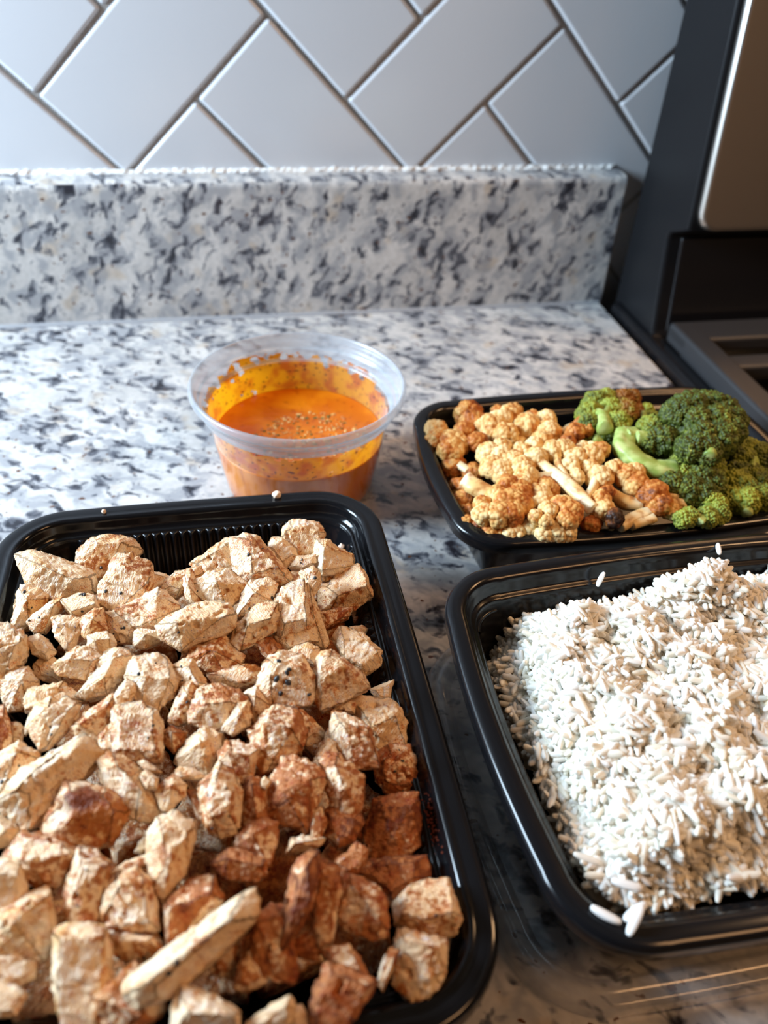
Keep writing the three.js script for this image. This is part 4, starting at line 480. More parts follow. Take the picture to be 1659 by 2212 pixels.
['arched white chicken slice with an orange spot, curling over its neighbours',0.28,0,'',[-3520,637,4931,-3488,647,4893,-3440,647,4882,-3380,633,4911,-3382,617,4960,-3405,599,5020,-3426,588,5057,-3477,573,5111,-3507,585,5083,-3522,609,5015,-3472,680,4950,-3406,668,4970,-3461,648,5042,-3517,555,4912,-3489,564,4880,-3447,564,4871,-3396,552,4896,-3398,538,4938,-3417,522,4989,-3435,513,5021,-3480,500,5068,-3506,510,5044,-3518,531,4984]],
['slim chicken arm reaching left from the arched white slice',0.5,0,'',[-3629,604,5015,-3584,609,4987,-3514,607,4972,-3503,596,5002,-3561,599,5011,-3603,599,5021,-3598,617,5017,-3573,620,5001,-3535,619,4993,-3529,613,5010,-3561,615,5014,-3584,615,5020,-3624,565,5000,-3585,569,4976,-3525,567,4963,-3515,558,4989,-3565,560,4997,-3601,561,5005]],
['tall rectangular chicken block with a smooth tan face at the bottom left',0.25,1,'',[-3758,630,5166,-3704,629,5145,-3625,613,5166,-3606,595,5227,-3601,571,5317,-3641,569,5343,-3646,552,5408,-3725,566,5393,-3748,596,5291,-3725,667,5209,-3621,651,5219,-3758,531,5156,-3711,530,5138,-3644,517,5157,-3627,501,5209,-3623,480,5286,-3657,478,5309,-3661,464,5365,-3730,476,5352,-3749,502,5264]],
['chicken piece with a peppery white patch under the ridged pink piece',0.3,0,'pp',[-3629,548,5174,-3622,556,5141,-3500,538,5166,-3463,519,5221,-3478,515,5242,-3584,528,5230,-3621,538,5205,-3579,597,5206,-3515,589,5214,-3625,483,5160,-3619,490,5132,-3514,474,5152,-3482,458,5200,-3495,454,5218,-3587,466,5208,-3618,475,5187]],
['brown rectangular chicken block with a bright folded top edge left of the long strip',0.85,0,'',[-3479,575,5118,-3453,581,5093,-3398,587,5060,-3331,585,5054,-3329,571,5101,-3315,561,5131,-3395,548,5191,-3465,539,5236,-3475,556,5181,-3456,626,5151,-3402,626,5142,-3344,626,5131,-3473,502,5099,-3451,508,5077,-3403,513,5049,-3345,512,5044,-3344,500,5084,-3332,491,5110,-3401,480,5161,-3460,472,5200,-3469,486,5153]],
['long bone like chicken strip lying diagonally across the bottom of the pile',0.22,1,'p',[-3565,645,5336,-3548,648,5320,-3475,650,5298,-3428,655,5270,-3365,663,5229,-3313,668,5202,-3267,669,5188,-3250,675,5163,-3220,674,5160,-3211,666,5188,-3218,654,5235,-3257,649,5260,-3325,642,5299,-3399,633,5346,-3449,626,5382,-3524,626,5396,-3565,636,5366,-3499,705,5370,-3417,710,5333,-3298,723,5264,-3545,525,5295,-3531,528,5281,-3468,530,5262,-3427,534,5238,-3373,541,5203,-3328,545,5180,-3289,546,5168,-3274,551,5146,-3248,551,5143,-3240,544,5168,-3247,533,5208,-3280,529,5229,-3339,523,5263,-3402,515,5304,-3445,509,5335,-3510,509,5346,-3545,518,5321]],
['spiced chicken wedge under the lower end of the long diagonal strip',0.55,0,'',[-3651,590,5336,-3604,594,5302,-3570,597,5274,-3545,597,5264,-3535,591,5285,-3514,574,5347,-3465,568,5353,-3486,559,5396,-3551,560,5421,-3618,569,5409,-3646,579,5379,-3620,632,5363,-3530,613,5406,-3645,523,5321,-3605,526,5291,-3575,529,5268,-3554,529,5259,-3545,524,5277,-3527,509,5330,-3485,503,5335,-3503,496,5373,-3559,496,5394,-3617,504,5384,-3641,513,5358]],
['pale blunt chicken slab at the bottom, right of the spiced wedge',0.06,0,'',[-3422,655,5367,-3337,643,5399,-3278,629,5447,-3284,619,5493,-3449,632,5469,-3444,645,5414,-3403,696,5449,-3300,686,5472,-3419,582,5360,-3345,572,5387,-3294,560,5429,-3299,551,5468,-3441,563,5448,-3437,574,5400]],
['small curled chicken shell left of the arched white slice',0.2,0,'',[-3571,543,4929,-3563,553,4896,-3535,555,4884,-3525,542,4919,-3551,539,4935,-3560,552,4926,-3556,558,4908,-3540,559,4901,-3535,552,4921,-3549,550,4930,-3570,521,4920,-3563,531,4891,-3539,532,4880,-3530,521,4911,-3553,518,4925]],
['spice crusted chicken slab with a frayed left end below the rust coated prism',1.04,0,'',[-3346,595,5028,-3308,602,5003,-3275,604,4992,-3180,588,5039,-3184,575,5079,-3217,571,5092,-3289,577,5079,-3312,582,5065,-3295,640,5047,-3201,629,5075,-3335,538,5013,-3303,544,4991,-3274,546,4982,-3193,532,5022,-3196,521,5057,-3225,518,5068,-3286,523,5057,-3306,527,5045]],
['dark rusty chicken slab standing behind the spice crusted frayed slab',1.1,0,'',[-3264,560,4919,-3206,571,4888,-3139,563,4909,-3144,549,4951,-3177,523,5031,-3189,524,5026,-3285,542,4974,-3220,609,4963,-3256,497,4904,-3206,506,4877,-3148,500,4895,-3152,488,4932,-3181,465,5000,-3191,467,4996,-3274,482,4952]],
['bright orange spice coated chicken wedge with a pointed lower tip, lower centre',1.1,0,'',[-3136,636,5146,-3115,651,5099,-3067,661,5066,-3031,661,5068,-3040,640,5140,-3060,622,5200,-3110,603,5261,-3165,589,5306,-3170,595,5285,-3077,694,5131,-3081,667,5224,-3121,668,5217,-3130,551,5126,-3111,563,5085,-3070,572,5057,-3039,572,5059,-3047,554,5120,-3064,539,5172,-3107,522,5225,-3154,510,5263,-3159,515,5245]],
['fibrous chicken side joined to the right of the bright orange wedge',0.69,0,'f',[-3055,606,5117,-3033,619,5076,-2979,614,5100,-2982,591,5179,-3004,579,5218,-3027,556,5297,-3066,555,5294,-3079,569,5244,-3037,636,5125,-2996,625,5167,-3048,529,5106,-3029,539,5071,-2983,535,5091,-2986,516,5160,-3004,506,5193,-3024,485,5261,-3057,485,5259,-3069,497,5216]],
['dusty rust chicken block to the left of the bright orange wedge',0.95,0,'',[-3244,590,5192,-3176,595,5174,-3138,591,5187,-3154,570,5268,-3146,561,5302,-3127,552,5338,-3139,542,5376,-3218,551,5341,-3245,561,5304,-3226,631,5233,-3154,632,5229,-3234,517,5186,-3176,521,5170,-3143,518,5181,-3157,500,5251,-3150,492,5280,-3134,484,5311,-3144,476,5343,-3212,483,5313,-3235,492,5282]],
['pale triangular chicken piece below the dusty rust block',0.52,0,'',[-3303,542,5356,-3281,556,5298,-3252,563,5269,-3222,551,5313,-3211,541,5354,-3264,538,5369,-3281,560,5349,-3269,568,5317,-3253,571,5301,-3237,565,5325,-3230,559,5348,-3260,558,5356,-3297,502,5342,-3278,514,5292,-3254,520,5267,-3227,510,5305,-3218,501,5340,-3263,499,5353]],
['pale pointed chicken shard at the very bottom of the pile',0.21,0,'',[-3270,615,5467,-3190,620,5441,-3153,624,5425,-3142,617,5455,-3155,612,5480,-3176,606,5506,-3269,608,5497,-3169,656,5464,-3259,567,5457,-3191,572,5434,-3159,575,5421,-3149,569,5446,-3161,565,5468,-3178,560,5490,-3258,562,5482]],
['small white tipped chicken sliver above the bright orange wedge',0.52,0,'',[-3127,534,5000,-3106,547,4960,-3071,549,4958,-3004,545,4976,-3028,538,4996,-3085,534,5002,-3098,595,5007,-3118,497,4985,-3100,509,4951,-3070,510,4949,-3012,507,4964,-3033,501,4981,-3082,497,4987]],
['dim peppered chicken lump beneath the middle of the long diagonal strip',0.58,1,'',[-3366,501,5226,-3279,506,5197,-3277,486,5273,-3302,478,5307,-3358,485,5289,-3343,514,5249,-3295,516,5233,-3294,506,5274,-3307,501,5293,-3338,505,5283,-3361,453,5219,-3286,457,5194,-3284,440,5259,-3305,433,5288,-3354,439,5272]],
['dark pinkish chicken flap right of the bright orange wedge top',0.81,0,'',[-3002,515,5049,-2908,537,4995,-2873,531,5024,-2883,520,5058,-2926,509,5085,-2969,506,5085,-2970,534,5058,-2918,546,5028,-2899,542,5045,-2905,536,5063,-2928,530,5078,-2952,529,5078,-2989,469,5035,-2908,489,4988,-2878,483,5014,-2886,473,5042,-2923,464,5066,-2960,461,5066]],
['flat chicken plate with a serrated pale upper edge, right of the orange wedge',0.69,0,'',[-2988,561,5129,-2960,569,5108,-2936,569,5113,-2883,563,5148,-2856,555,5182,-2854,539,5240,-2866,526,5284,-2907,522,5291,-2985,528,5249,-3002,541,5200,-2955,598,5153,-2883,589,5205,-2887,572,5264,-2974,488,5119,-2950,495,5101,-2929,495,5104,-2884,489,5135,-2861,483,5164,-2859,469,5214,-2869,458,5252,-2905,454,5257,-2972,459,5221,-2987,470,5179]],
['dark brown chicken mass behind the serrated chicken plate',1.1,0,'',[-2931,419,5036,-2872,434,5002,-2782,434,5031,-2686,444,5025,-2691,424,5092,-2760,415,5103,-2821,398,5142,-2836,408,5104,-2875,412,5077,-2878,447,5064,-2846,455,5046,-2797,455,5062,-2745,461,5058,-2747,450,5095,-2785,445,5101,-2818,435,5122,-2827,441,5102,-2848,443,5087,-2906,345,5018,-2856,358,4990,-2779,358,5015,-2696,367,5009,-2701,350,5067,-2760,342,5076,-2812,327,5110,-2825,335,5078,-2859,339,5054]],
['bright white chicken block with a lit top in the lower right of the tray',0.41,0,'p',[-2829,467,5167,-2784,475,5157,-2775,482,5132,-2706,491,5130,-2651,494,5139,-2657,482,5182,-2636,468,5242,-2667,454,5284,-2723,447,5288,-2776,447,5263,-2832,450,5229,-2815,525,5229,-2755,524,5257,-2673,534,5254,-2807,392,5152,-2769,399,5143,-2761,405,5122,-2701,412,5120,-2654,415,5128,-2659,405,5165,-2641,393,5217,-2668,381,5252,-2715,375,5255,-2761,375,5234,-2810,377,5206]],
['large smooth grey pink chicken piece below the bright white block, lower right corner',0.37,0,'',[-2855,494,5287,-2833,502,5259,-2779,504,5273,-2697,502,5314,-2716,486,5377,-2744,474,5415,-2789,464,5440,-2833,460,5441,-2879,467,5393,-2863,483,5331,-2829,550,5319,-2746,551,5351,-2840,417,5279,-2821,425,5255,-2774,426,5267,-2704,425,5302,-2720,411,5356,-2745,401,5389,-2784,392,5410,-2821,388,5412,-2860,394,5370,-2847,408,5317]],
['narrow chicken strand left of the large grey pink corner piece',0.46,0,'',[-2925,526,5403,-2901,539,5358,-2871,549,5323,-2842,549,5335,-2881,536,5378,-2909,522,5426,-2910,545,5394,-2897,552,5369,-2881,558,5350,-2865,558,5357,-2886,550,5381,-2902,543,5407,-2917,489,5390,-2896,500,5351,-2871,509,5320,-2845,509,5331,-2879,497,5368,-2903,486,5409]],
['hollow chicken shell with a white rim and a dark rust front at the bottom right',1.1,0,'',[-3115,592,5479,-3093,606,5421,-3066,616,5378,-3045,621,5362,-2993,617,5387,-2925,610,5431,-2942,606,5444,-2987,595,5489,-3043,584,5528,-3099,584,5518,-3076,642,5445,-3042,652,5407,-2954,646,5447,-3101,523,5458,-3082,535,5408,-3058,544,5372,-3040,548,5358,-2995,545,5380,-2937,539,5417,-2952,536,5428,-2990,525,5467,-3038,516,5500,-3086,516,5492]],
['dark reddish chicken slab behind the hollow rusty shell',0.98,0,'',[-3065,550,5292,-2980,552,5300,-2954,545,5335,-2936,533,5388,-2989,536,5362,-3040,540,5337,-3034,564,5319,-2988,565,5323,-2973,561,5343,-2963,555,5372,-2993,557,5358,-3021,559,5344,-3053,502,5287,-2980,504,5294,-2957,498,5324,-2942,487,5370,-2988,491,5347,-3031,494,5325]],
['small dim chicken chip at the bottom beside the hollow rusty shell',0.46,0,'',[-3153,591,5439,-3127,591,5440,-3113,584,5470,-3121,577,5505,-3159,578,5499,-3145,598,5457,-3131,598,5458,-3123,595,5474,-3127,591,5494,-3148,591,5490,-3150,561,5438,-3128,562,5438,-3116,556,5464,-3122,550,5494,-3155,550,5489]],
['dark rust chicken lump under the tip of the bright orange wedge',1.1,0,'',[-3146,536,5269,-3054,549,5229,-3008,546,5244,-3013,537,5277,-3064,529,5303,-3081,525,5317,-3133,529,5295,-3113,553,5280,-3063,561,5258,-3038,559,5266,-3040,554,5285,-3068,550,5299,-3078,548,5307,-3106,550,5295,-3134,488,5258,-3055,499,5223,-3016,497,5236,-3020,489,5265,-3064,482,5287,-3078,479,5299,-3123,482,5280]]
];
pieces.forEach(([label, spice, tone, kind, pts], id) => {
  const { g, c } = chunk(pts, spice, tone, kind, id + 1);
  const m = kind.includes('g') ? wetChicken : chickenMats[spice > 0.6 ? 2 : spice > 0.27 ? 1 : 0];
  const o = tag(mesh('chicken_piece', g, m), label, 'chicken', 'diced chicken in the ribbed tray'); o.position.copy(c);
  const n = (kind.match(/p/g) || []).length;
  if (n) {
    const p = g.attributes.position, N = g.attributes.normal, v = new THREE.Vector3(), k = new THREE.Vector3(); let left = n === 3 ? 7 : n === 2 ? 5 : 2, tries = 0;
    while (left && tries++ < 4000) {
      const i = Math.floor(rnd() * p.count); k.fromBufferAttribute(N, i); if (k.dot(toCamera) < 0.75) continue;
      v.fromBufferAttribute(p, i); const s = 0.00030 + 0.0005 * rnd() * rnd() + (n === 3 ? 0.0004 : 0);
      const b = mesh('peppercorn', pepperGeo, pepperMat, o); b.position.copy(v).addScaledVector(k, s * 0.25); b.scale.set(s * (0.7 + rnd()), s, s * (0.7 + 0.6 * rnd())); b.quaternion.setFromUnitVectors(new THREE.Vector3(0, 1, 0), k); b.rotateY(rnd() * 6); left--;
    }
  }
});
// pieces of the layer below, seen only through gaps
{
  const spots = []; for (let i = 0; i < 5; i++) for (let j = 0; j < 8; j++) spots.push([-0.3865 + i * 0.0240 + 0.005 * (hash(i, j, 3) - 0.5), 0.3535 + j * 0.0228 + 0.005 * (hash(j, i, 8) - 0.5)]);
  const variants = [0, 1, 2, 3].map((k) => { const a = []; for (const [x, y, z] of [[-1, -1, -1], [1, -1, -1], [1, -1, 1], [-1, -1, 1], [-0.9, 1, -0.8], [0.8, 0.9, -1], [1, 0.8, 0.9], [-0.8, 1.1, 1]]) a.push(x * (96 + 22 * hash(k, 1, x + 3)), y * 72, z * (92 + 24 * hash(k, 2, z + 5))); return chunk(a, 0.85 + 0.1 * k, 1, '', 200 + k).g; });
  spots.forEach(([x, z], i) => {
    const o = tag(mesh('chicken_piece', variants[i % 4], buriedMat), 'chicken piece of the buried layer, showing only through dark gaps in the pile', 'chicken', 'buried layer of diced chicken');
    o.position.set(x, 0.0185 - 0.004 * sstep(0.365, 0.345, z), z); o.rotation.set(0.8 * hash(i, 7, 7) - 0.4, 6 * hash(i, 1, 9), 0.8 * hash(i, 2, 4) - 0.4);
  });
}
// ---------------------------------------------------------------- roasted vegetables
const lobeBall = icosphere(17), lobeFine = icosphere(21);
const stemMat = new THREE.MeshPhysicalMaterial({ vertexColors: true, roughness: 0.42, specularIntensity: 0.8 });
const curdMat = new THREE.MeshPhysicalMaterial({ vertexColors: true, roughness: 0.55, specularIntensity: 0.6 });
function lobes(list, broccoli, id) {
  const parts = [];
  for (let a = 0; a < list.length; a += 5) {
    const c = new THREE.Vector3(list[a], list[a + 1], list[a + 2]).multiplyScalar(1e-4), R = list[a + 3] * 1.38e-4, t = list[a + 4] / 100 + (broccoli ? -0.08 : 0.24 * sstep(1.1, 0.5, list[a + 4] / 100));
    const g = (broccoli ? lobeFine : lobeBall).clone(), p = g.attributes.position, col = new Float32Array(p.count * 3), d = new THREE.Vector3(), q = new THREE.Vector3(), cc = new THREE.Color();
    const bead = broccoli ? 820 : 480;
    for (let i = 0; i < p.count; i++) {
      d.fromBufferAttribute(p, i).addScaledVector(toCamera, broccoli ? 0.5 : 0.3).normalize(); q.copy(d).multiplyScalar(R * 0.93).add(c);
      const w1 = worley(q.x * bead, q.y * bead, q.z * bead), w2 = worley(q.x * bead * 0.36 + 5, q.y * bead * 0.36, q.z * bead * 0.36), n = fbm(q.x * 120, q.y * 120, q.z * 120, 2);
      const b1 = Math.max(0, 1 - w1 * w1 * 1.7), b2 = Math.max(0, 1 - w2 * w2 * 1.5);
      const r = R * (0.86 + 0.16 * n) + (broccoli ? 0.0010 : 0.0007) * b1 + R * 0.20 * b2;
      q.copy(d).multiplyScalar(r).add(c); p.setXYZ(i, q.x, q.y, q.z);
      const k = fbm(q.x * 150, q.y * 150, q.z * 150 + id, 3), f = fbm(q.x * 620, q.y * 620, q.z * 620, 2);
      if (broccoli) {
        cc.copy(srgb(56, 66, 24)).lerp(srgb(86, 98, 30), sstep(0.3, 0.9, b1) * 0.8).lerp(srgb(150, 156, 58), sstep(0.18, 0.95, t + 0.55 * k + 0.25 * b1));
        cc.lerp(srgb(186, 176, 60), 0.8 * sstep(0.50, 0.62, fbm(q.x * 210, q.y * 210, q.z * 210, 2)));
        if (t > 0.85) cc.lerp(srgb(136, 84, 28), sstep(0.75, 1.15, t + 0.4 * k));
        cc.lerp(srgb(62, 56, 44), 0.5 * sstep(0.1, 0.5, f) * sstep(0.7, 0.1, t));
      } else {
        cc.copy(srgb(236, 208, 152)).lerp(srgb(218, 166, 92), sstep(0.15, 0.75, t + 0.6 * k - 0.15 * b1));
        cc.lerp(srgb(184, 104, 40), sstep(0.52, 0.98, t + 0.75 * k + 0.25 * f - 0.1 * b1));
        cc.lerp(srgb(98, 44, 18), sstep(0.92, 1.30, t + 0.6 * k + 0.25 * f));
        if (t > 1.05) cc.lerp(srgb(48, 28, 18), sstep(0.9, 1.2, t + 0.5 * k));
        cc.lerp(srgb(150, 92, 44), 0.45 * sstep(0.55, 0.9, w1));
      }
      col[3 * i] = cc.r; col[3 * i + 1] = cc.g; col[3 * i + 2] = cc.b;
    }
    g.setAttribute('color', new THREE.BufferAttribute(col, 3)); parts.push(g);
  }
  const g = mergeGeometries(parts); g.computeVertexNormals(); return g;
}
function stem(list, broccoli, id) {                         // a tapering limb through [x, y, z, radius] stations
  const st = []; for (let i = 0; i < list.length; i += 4) st.push([new THREE.Vector3(list[i], list[i + 1], list[i + 2]).multiplyScalar(1e-4), list[i + 3] * (broccoli ? 1.25e-4 : 1.05e-4)]);
  const cv = new THREE.CatmullRomCurve3(st.map((s) => s[0])), n = 44, k = 26, fr = cv.computeFrenetFrames(n, false), pos = [], col = [], idx = [], cc = new THREE.Color(), q = new THREE.Vector3();
  for (let i = -3; i <= n + 3; i++) {
    const ii = Math.min(n, Math.max(0, i)), t = ii / n, f = t * (st.length - 1), a = Math.min(st.length - 2, Math.floor(f)), R0 = mix(st[a][1], st[a + 1][1], f - a), c = cv.getPoint(t);
    const over = i < 0 ? -i : i > n ? i - n : 0, R = R0 * [1, 0.9, 0.6, 0.002][over];
    for (let j = 0; j < k; j++) {
      const an = j / k * 2 * Math.PI; q.copy(fr.normals[ii]).multiplyScalar(Math.cos(an)).addScaledVector(fr.binormals[ii], Math.sin(an));
      const rr = R * (1 + 0.10 * Math.sin(3 * an + id) + 0.12 * N3(c.x * 200 + Math.cos(an), c.y * 200 + Math.sin(an), c.z * 200) + 0.05 * N3(c.x * 60, an * 3, id));
      const p = c.clone().addScaledVector(q, rr).addScaledVector(fr.tangents[ii], (i < 0 ? -1 : 1) * [0, 0.10, 0.22, 0.26][over] * R0); pos.push(p.x, p.y, p.z);
      const m = fbm(p.x * 240, p.y * 240, p.z * 240, 3), e = fbm(p.x * 90, p.y * 90, p.z * 90 + id, 2);
      if (broccoli) cc.copy(srgb(150, 170, 82)).lerp(srgb(186, 198, 122), sstep(-0.2, 0.3, m)).lerp(srgb(112, 136, 54), sstep(0.1, 0.5, e)); else cc.copy(srgb(238, 220, 176)).lerp(srgb(222, 182, 116), sstep(-0.25, 0.3, e)).lerp(srgb(170, 104, 46), 0.8 * sstep(0.05, 0.4, m + 0.3 * e));
      if (over > 1) cc.lerp(broccoli ? srgb(198, 208, 140) : srgb(244, 234, 204), 0.6);
      col.push(cc.r, cc.g, cc.b);
      if (i < n + 3) { const A = (i + 3) * k + j, B = (i + 3) * k + (j + 1) % k; idx.push(A, B, A + k, B, B + k, A + k); }
    }
  }
  const g = new THREE.BufferGeometry(); g.setAttribute('position', new THREE.Float32BufferAttribute(pos, 3)); g.setAttribute('color', new THREE.Float32BufferAttribute(col, 3)); g.setIndex(idx); g.computeVertexNormals(); return g;
}
const vegetables = [
['cauliflower','small golden brown cauliflower floret in the back left corner of the container',[-2085,449,2677,48,40,-2107,454,2756,38,50,-2029,458,2804,53,50,-2054,459,2875,52,65,-1986,466,2841,37,50],[[-2085,422,2847,23,-1999,432,3030,20]]],
['cauliflower','large cut cauliflower floret with a burnt brown left end at the back rim',[-1866,469,2538,56,85,-1873,478,2648,52,80,-1949,482,2743,44,90,-1913,493,2870,40,100,-1806,491,2753,60,35,-1737,492,2708,61,30,-1672,492,2661,52,40,-1704,482,2566,30,75,-1624,487,2591,39,50,-1554,510,2714,39,45,-1499,520,2759,48,30,-1520,532,2872,50,35,-1586,531,2956,43,40,-1617,512,2787,57,35,-1748,505,2835,50,40],[[-1702,478,2894,31,-1625,479,2810,29,-1549,481,2769,21],[-1702,478,2894,31,-1756,465,2783,21]]],
['cauliflower','pale beaded cauliflower floret in front of the large cut floret',[-1817,515,2975,43,12,-1836,511,3056,48,15,-1887,507,2995,45,35,-1904,503,3103,44,40,-1863,504,3147,47,35,-1796,514,3093,48,30,-1722,526,3023,36,20,-1650,535,3000,36,15],[[-1813,473,3167,22,-1777,481,3088,25]]],
['cauliflower','tree shaped cauliflower slice showing its white branching core',[-1769,542,3174,41,30,-1771,532,3254,46,30,-1688,553,3134,44,25,-1805,529,3289,34,40,-1587,566,3103,42,20,-1530,572,3104,42,25,-1513,571,3154,30,30],[[-1539,527,3528,28,-1584,544,3382,31,-1636,556,3275,29,-1689,566,3162,20],[-1585,544,3383,24,-1599,566,3230,19,-1589,577,3153,17],[-1627,557,3279,19,-1752,549,3270,17]]],
['cauliflower','cauliflower pair of curled lobes right of the tree shaped slice',[-1489,569,3174,39,25,-1538,558,3225,35,20,-1406,576,3173,42,25,-1356,585,3150,36,50,-1534,548,3303,29,15,-1424,547,3326,48,30,-1448,562,3253,29,20],[[-1542,538,3453,18,-1468,553,3368,24,-1438,573,3269,24,-1471,579,3222,16]]],
['cauliflower','cauliflower floret with a thick white stem and browned beaded head, lower left',[-1883,519,3310,48,80,-1847,516,3355,51,75,-1958,512,3361,42,50,-1929,507,3409,56,50,-1882,508,3433,53,65,-2041,507,3404,33,55,-2054,503,3470,38,30,-1990,501,3486,49,40,-1924,504,3497,44,70],[[-2055,480,3173,41,-2017,479,3240,41,-1947,480,3304,33]]],
['cauliflower','rounded cauliflower floret with a brown top between the stemmed floret and the trunk',[-1697,513,3309,40,70,-1747,502,3359,45,35,-1745,497,3420,42,30,-1780,497,3425,31,30,-1671,512,3346,29,80],[[-1639,472,3386,19,-1672,478,3319,22]]],
['cauliflower','cauliflower floret with a bright white split middle and toasted edges',[-1758,529,3518,36,30,-1674,532,3492,41,50,-1660,527,3546,44,80,-1687,525,3588,35,60,-1827,526,3546,27,30,-1791,525,3582,27,35],[[-1689,489,3599,18,-1679,495,3512,21,-1688,502,3444,21]]],
['cauliflower','low pale cauliflower bud cluster along the front rim',[-1946,443,3561,27,15,-1907,443,3554,33,15,-1848,444,3540,39,15,-1816,446,3555,28,20],[[-1889,405,3599,18,-1868,408,3535,21]]],
['cauliflower','pale cauliflower cluster with brown flecks right of the low bud cluster',[-1765,466,3554,33,12,-1799,463,3605,30,15,-1730,462,3593,44,18,-1683,464,3610,33,20],[[-1742,425,3643,18,-1719,429,3580,21]]],
['cauliflower','rust brown cauliflower scrap in the front left corner',[-2078,423,3475,33,85,-2024,421,3512,41,90,-1979,423,3521,33,85,-2111,423,3439,33,90],[[-2036,385,3533,16,-2021,388,3481,19]]],
['cauliflower','dark brown cauliflower scraps along the shaded left wall',[-2063,390,3115,42,90,-2067,384,3216,47,95,-2071,380,3315,40,95,-2049,391,2928,49,95,-1968,400,3018,43,90],[[-2043,352,3223,17,-2047,356,3110,20]]],
['cauliflower','greasy brown cauliflower trunk piece running toward the front rim',[-1541,460,3567,34,80,-1619,464,3517,28,70,-1485,471,3497,25,50],[[-1594,471,3180,33,-1545,450,3348,37,-1527,429,3504,34,-1523,422,3586,23]]],
['cauliflower','broad roasted cauliflower slab with charred black brown tips, front centre',[-1431,542,3435,28,100,-1474,533,3475,34,45,-1483,524,3537,37,35,-1459,519,3597,33,110,-1262,550,3400,47,55,-1211,536,3475,56,100,-1198,528,3542,43,95,-1295,561,3342,44,45,-1248,565,3334,41,40,-1335,569,3298,38,35],[[-1394,512,3392,26,-1337,500,3469,36,-1267,498,3495,31],[-1427,480,3616,30,-1295,488,3562,31,-1174,494,3539,26],[-1368,482,3617,25,-1244,487,3586,26]]],
['cauliflower','dark roasted cauliflower wedge with a white cut rim near the first broccoli',[-1351,572,2891,34,95,-1412,570,2954,37,100,-1473,565,3021,33,100,-1342,578,2943,28,95],[[-1449,525,2881,18,-1377,525,2824,19,-1307,524,2789,13]]],
['cauliflower','small pale cauliflower piece under the dark roasted wedge',[-1417,549,3068,30,10,-1364,554,3082,27,15,-1471,544,3076,27,30],[[-1420,510,3098,17,-1390,516,3034,22]]],
['cauliflower','pale greenish cauliflower nubs at the front rim beside the broccoli',[-1106,509,3493,31,20,-1093,505,3527,26,25,-1148,499,3559,31,30],[[-1127,460,3578,16,-1096,470,3510,21]]],
['broccoli','yellow green broccoli floret with its cut stem fan facing up, at the back',[-1278,587,2820,52,60,-1179,561,2666,50,55,-1099,555,2626,44,70,-1142,589,2791,49,75,-1008,560,2645,44,120,-952,559,2635,36,120,-1179,607,2947,48,70,-1081,596,2822,49,110,-1325,596,2913,37,50],[[-1270,616,2996,34,-1248,612,2900,40,-1262,602,2822,26],[-1249,614,2916,28,-1170,605,2814,26]]],
['broccoli','dark green broccoli scrap tucked under the yellow green floret',[-1320,526,2922,41,50,-1250,531,2938,51,10,-1216,536,2961,45,5],[[-1327,541,3046,22,-1282,546,2968,23]]],
['broccoli','brown edged broccoli tip behind the curled stem',[-934,515,2708,33,130,-883,516,2715,33,90,-898,539,2825,28,70],[[-996,563,2900,15,-926,542,2777,18]]],
['broccoli','broccoli piece with a thick curled pale green stem, front centre of the greens',[-941,577,3254,49,60,-886,568,3281,59,50,-845,557,3323,62,50,-1000,550,3374,51,55,-1076,564,3324,32,30,-927,540,3401,67,30,-873,537,3424,57,30,-1084,539,3418,54,25,-1020,529,3462,63,20,-954,526,3486,57,20],[[-1190,615,3074,47,-1237,602,3158,44,-1214,587,3246,43,-1144,572,3326,45,-1040,567,3353,48],[-1136,618,3084,39,-1194,614,3083,47]]],
['broccoli','bright topped broccoli head beside the cut end of the curled stem',[-1042,628,3065,57,55,-954,631,3035,50,50,-900,632,3020,41,65,-1032,616,3149,63,20,-945,620,3132,56,25,-1085,618,3146,46,25],[[-1158,633,3126,33,-1084,634,3137,33]]],
['broccoli','huge dark green broccoli head, largest in the container',[-852,725,3046,70,12,-938,726,3083,59,15,-777,725,3006,60,15,-724,719,3039,67,15,-672,714,3072,60,10,-667,706,3140,59,10,-774,707,3163,72,30,-870,714,3151,65,20,-714,695,3220,59,15,-802,688,3263,71,20,-887,692,3260,64,18,-967,682,3319,54,12,-898,676,3340,57,15,-677,696,3224,39,10],[[-926,678,3402,37,-846,714,3232,43]]],
['broccoli','olive broccoli floret by the right rim behind the largest head',[-549,549,3197,50,70,-511,539,3233,54,35,-605,544,3250,47,40,-487,531,3278,47,20,-465,544,3200,34,20],[[-610,538,3367,22,-557,553,3268,28]]],
['broccoli','shaded brown olive broccoli head in the front right',[-672,509,3341,53,35,-609,504,3352,53,40,-599,493,3410,52,30,-663,488,3455,52,50,-720,496,3409,58,60,-620,480,3499,51,50,-731,478,3521,57,70,-784,485,3495,45,70,-530,497,3383,39,20],[[-766,485,3611,21,-699,500,3486,27]]],
['broccoli','small pale broccoli floret with spread stems at the front rim',[-937,521,3540,37,75,-915,517,3566,37,80,-927,511,3621,37,70,-998,509,3637,37,60,-1086,511,3627,34,70,-1123,510,3639,30,70],[[-1079,527,3603,18,-1043,524,3632,18,-961,528,3593,21],[-1060,520,3678,15,-973,526,3616,18]]]
];
vegetables.forEach(([kind, label, ls, ss], id) => {
  const b = kind === 'broccoli', t = thing(kind + '_floret', label, kind, b ? 'roasted broccoli in the black tray' : 'roasted cauliflower in the black tray');
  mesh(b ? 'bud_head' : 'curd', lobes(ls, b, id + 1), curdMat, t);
  ss.forEach((s) => mesh('stem', stem(s, b, id + 1), stemMat, t));
});
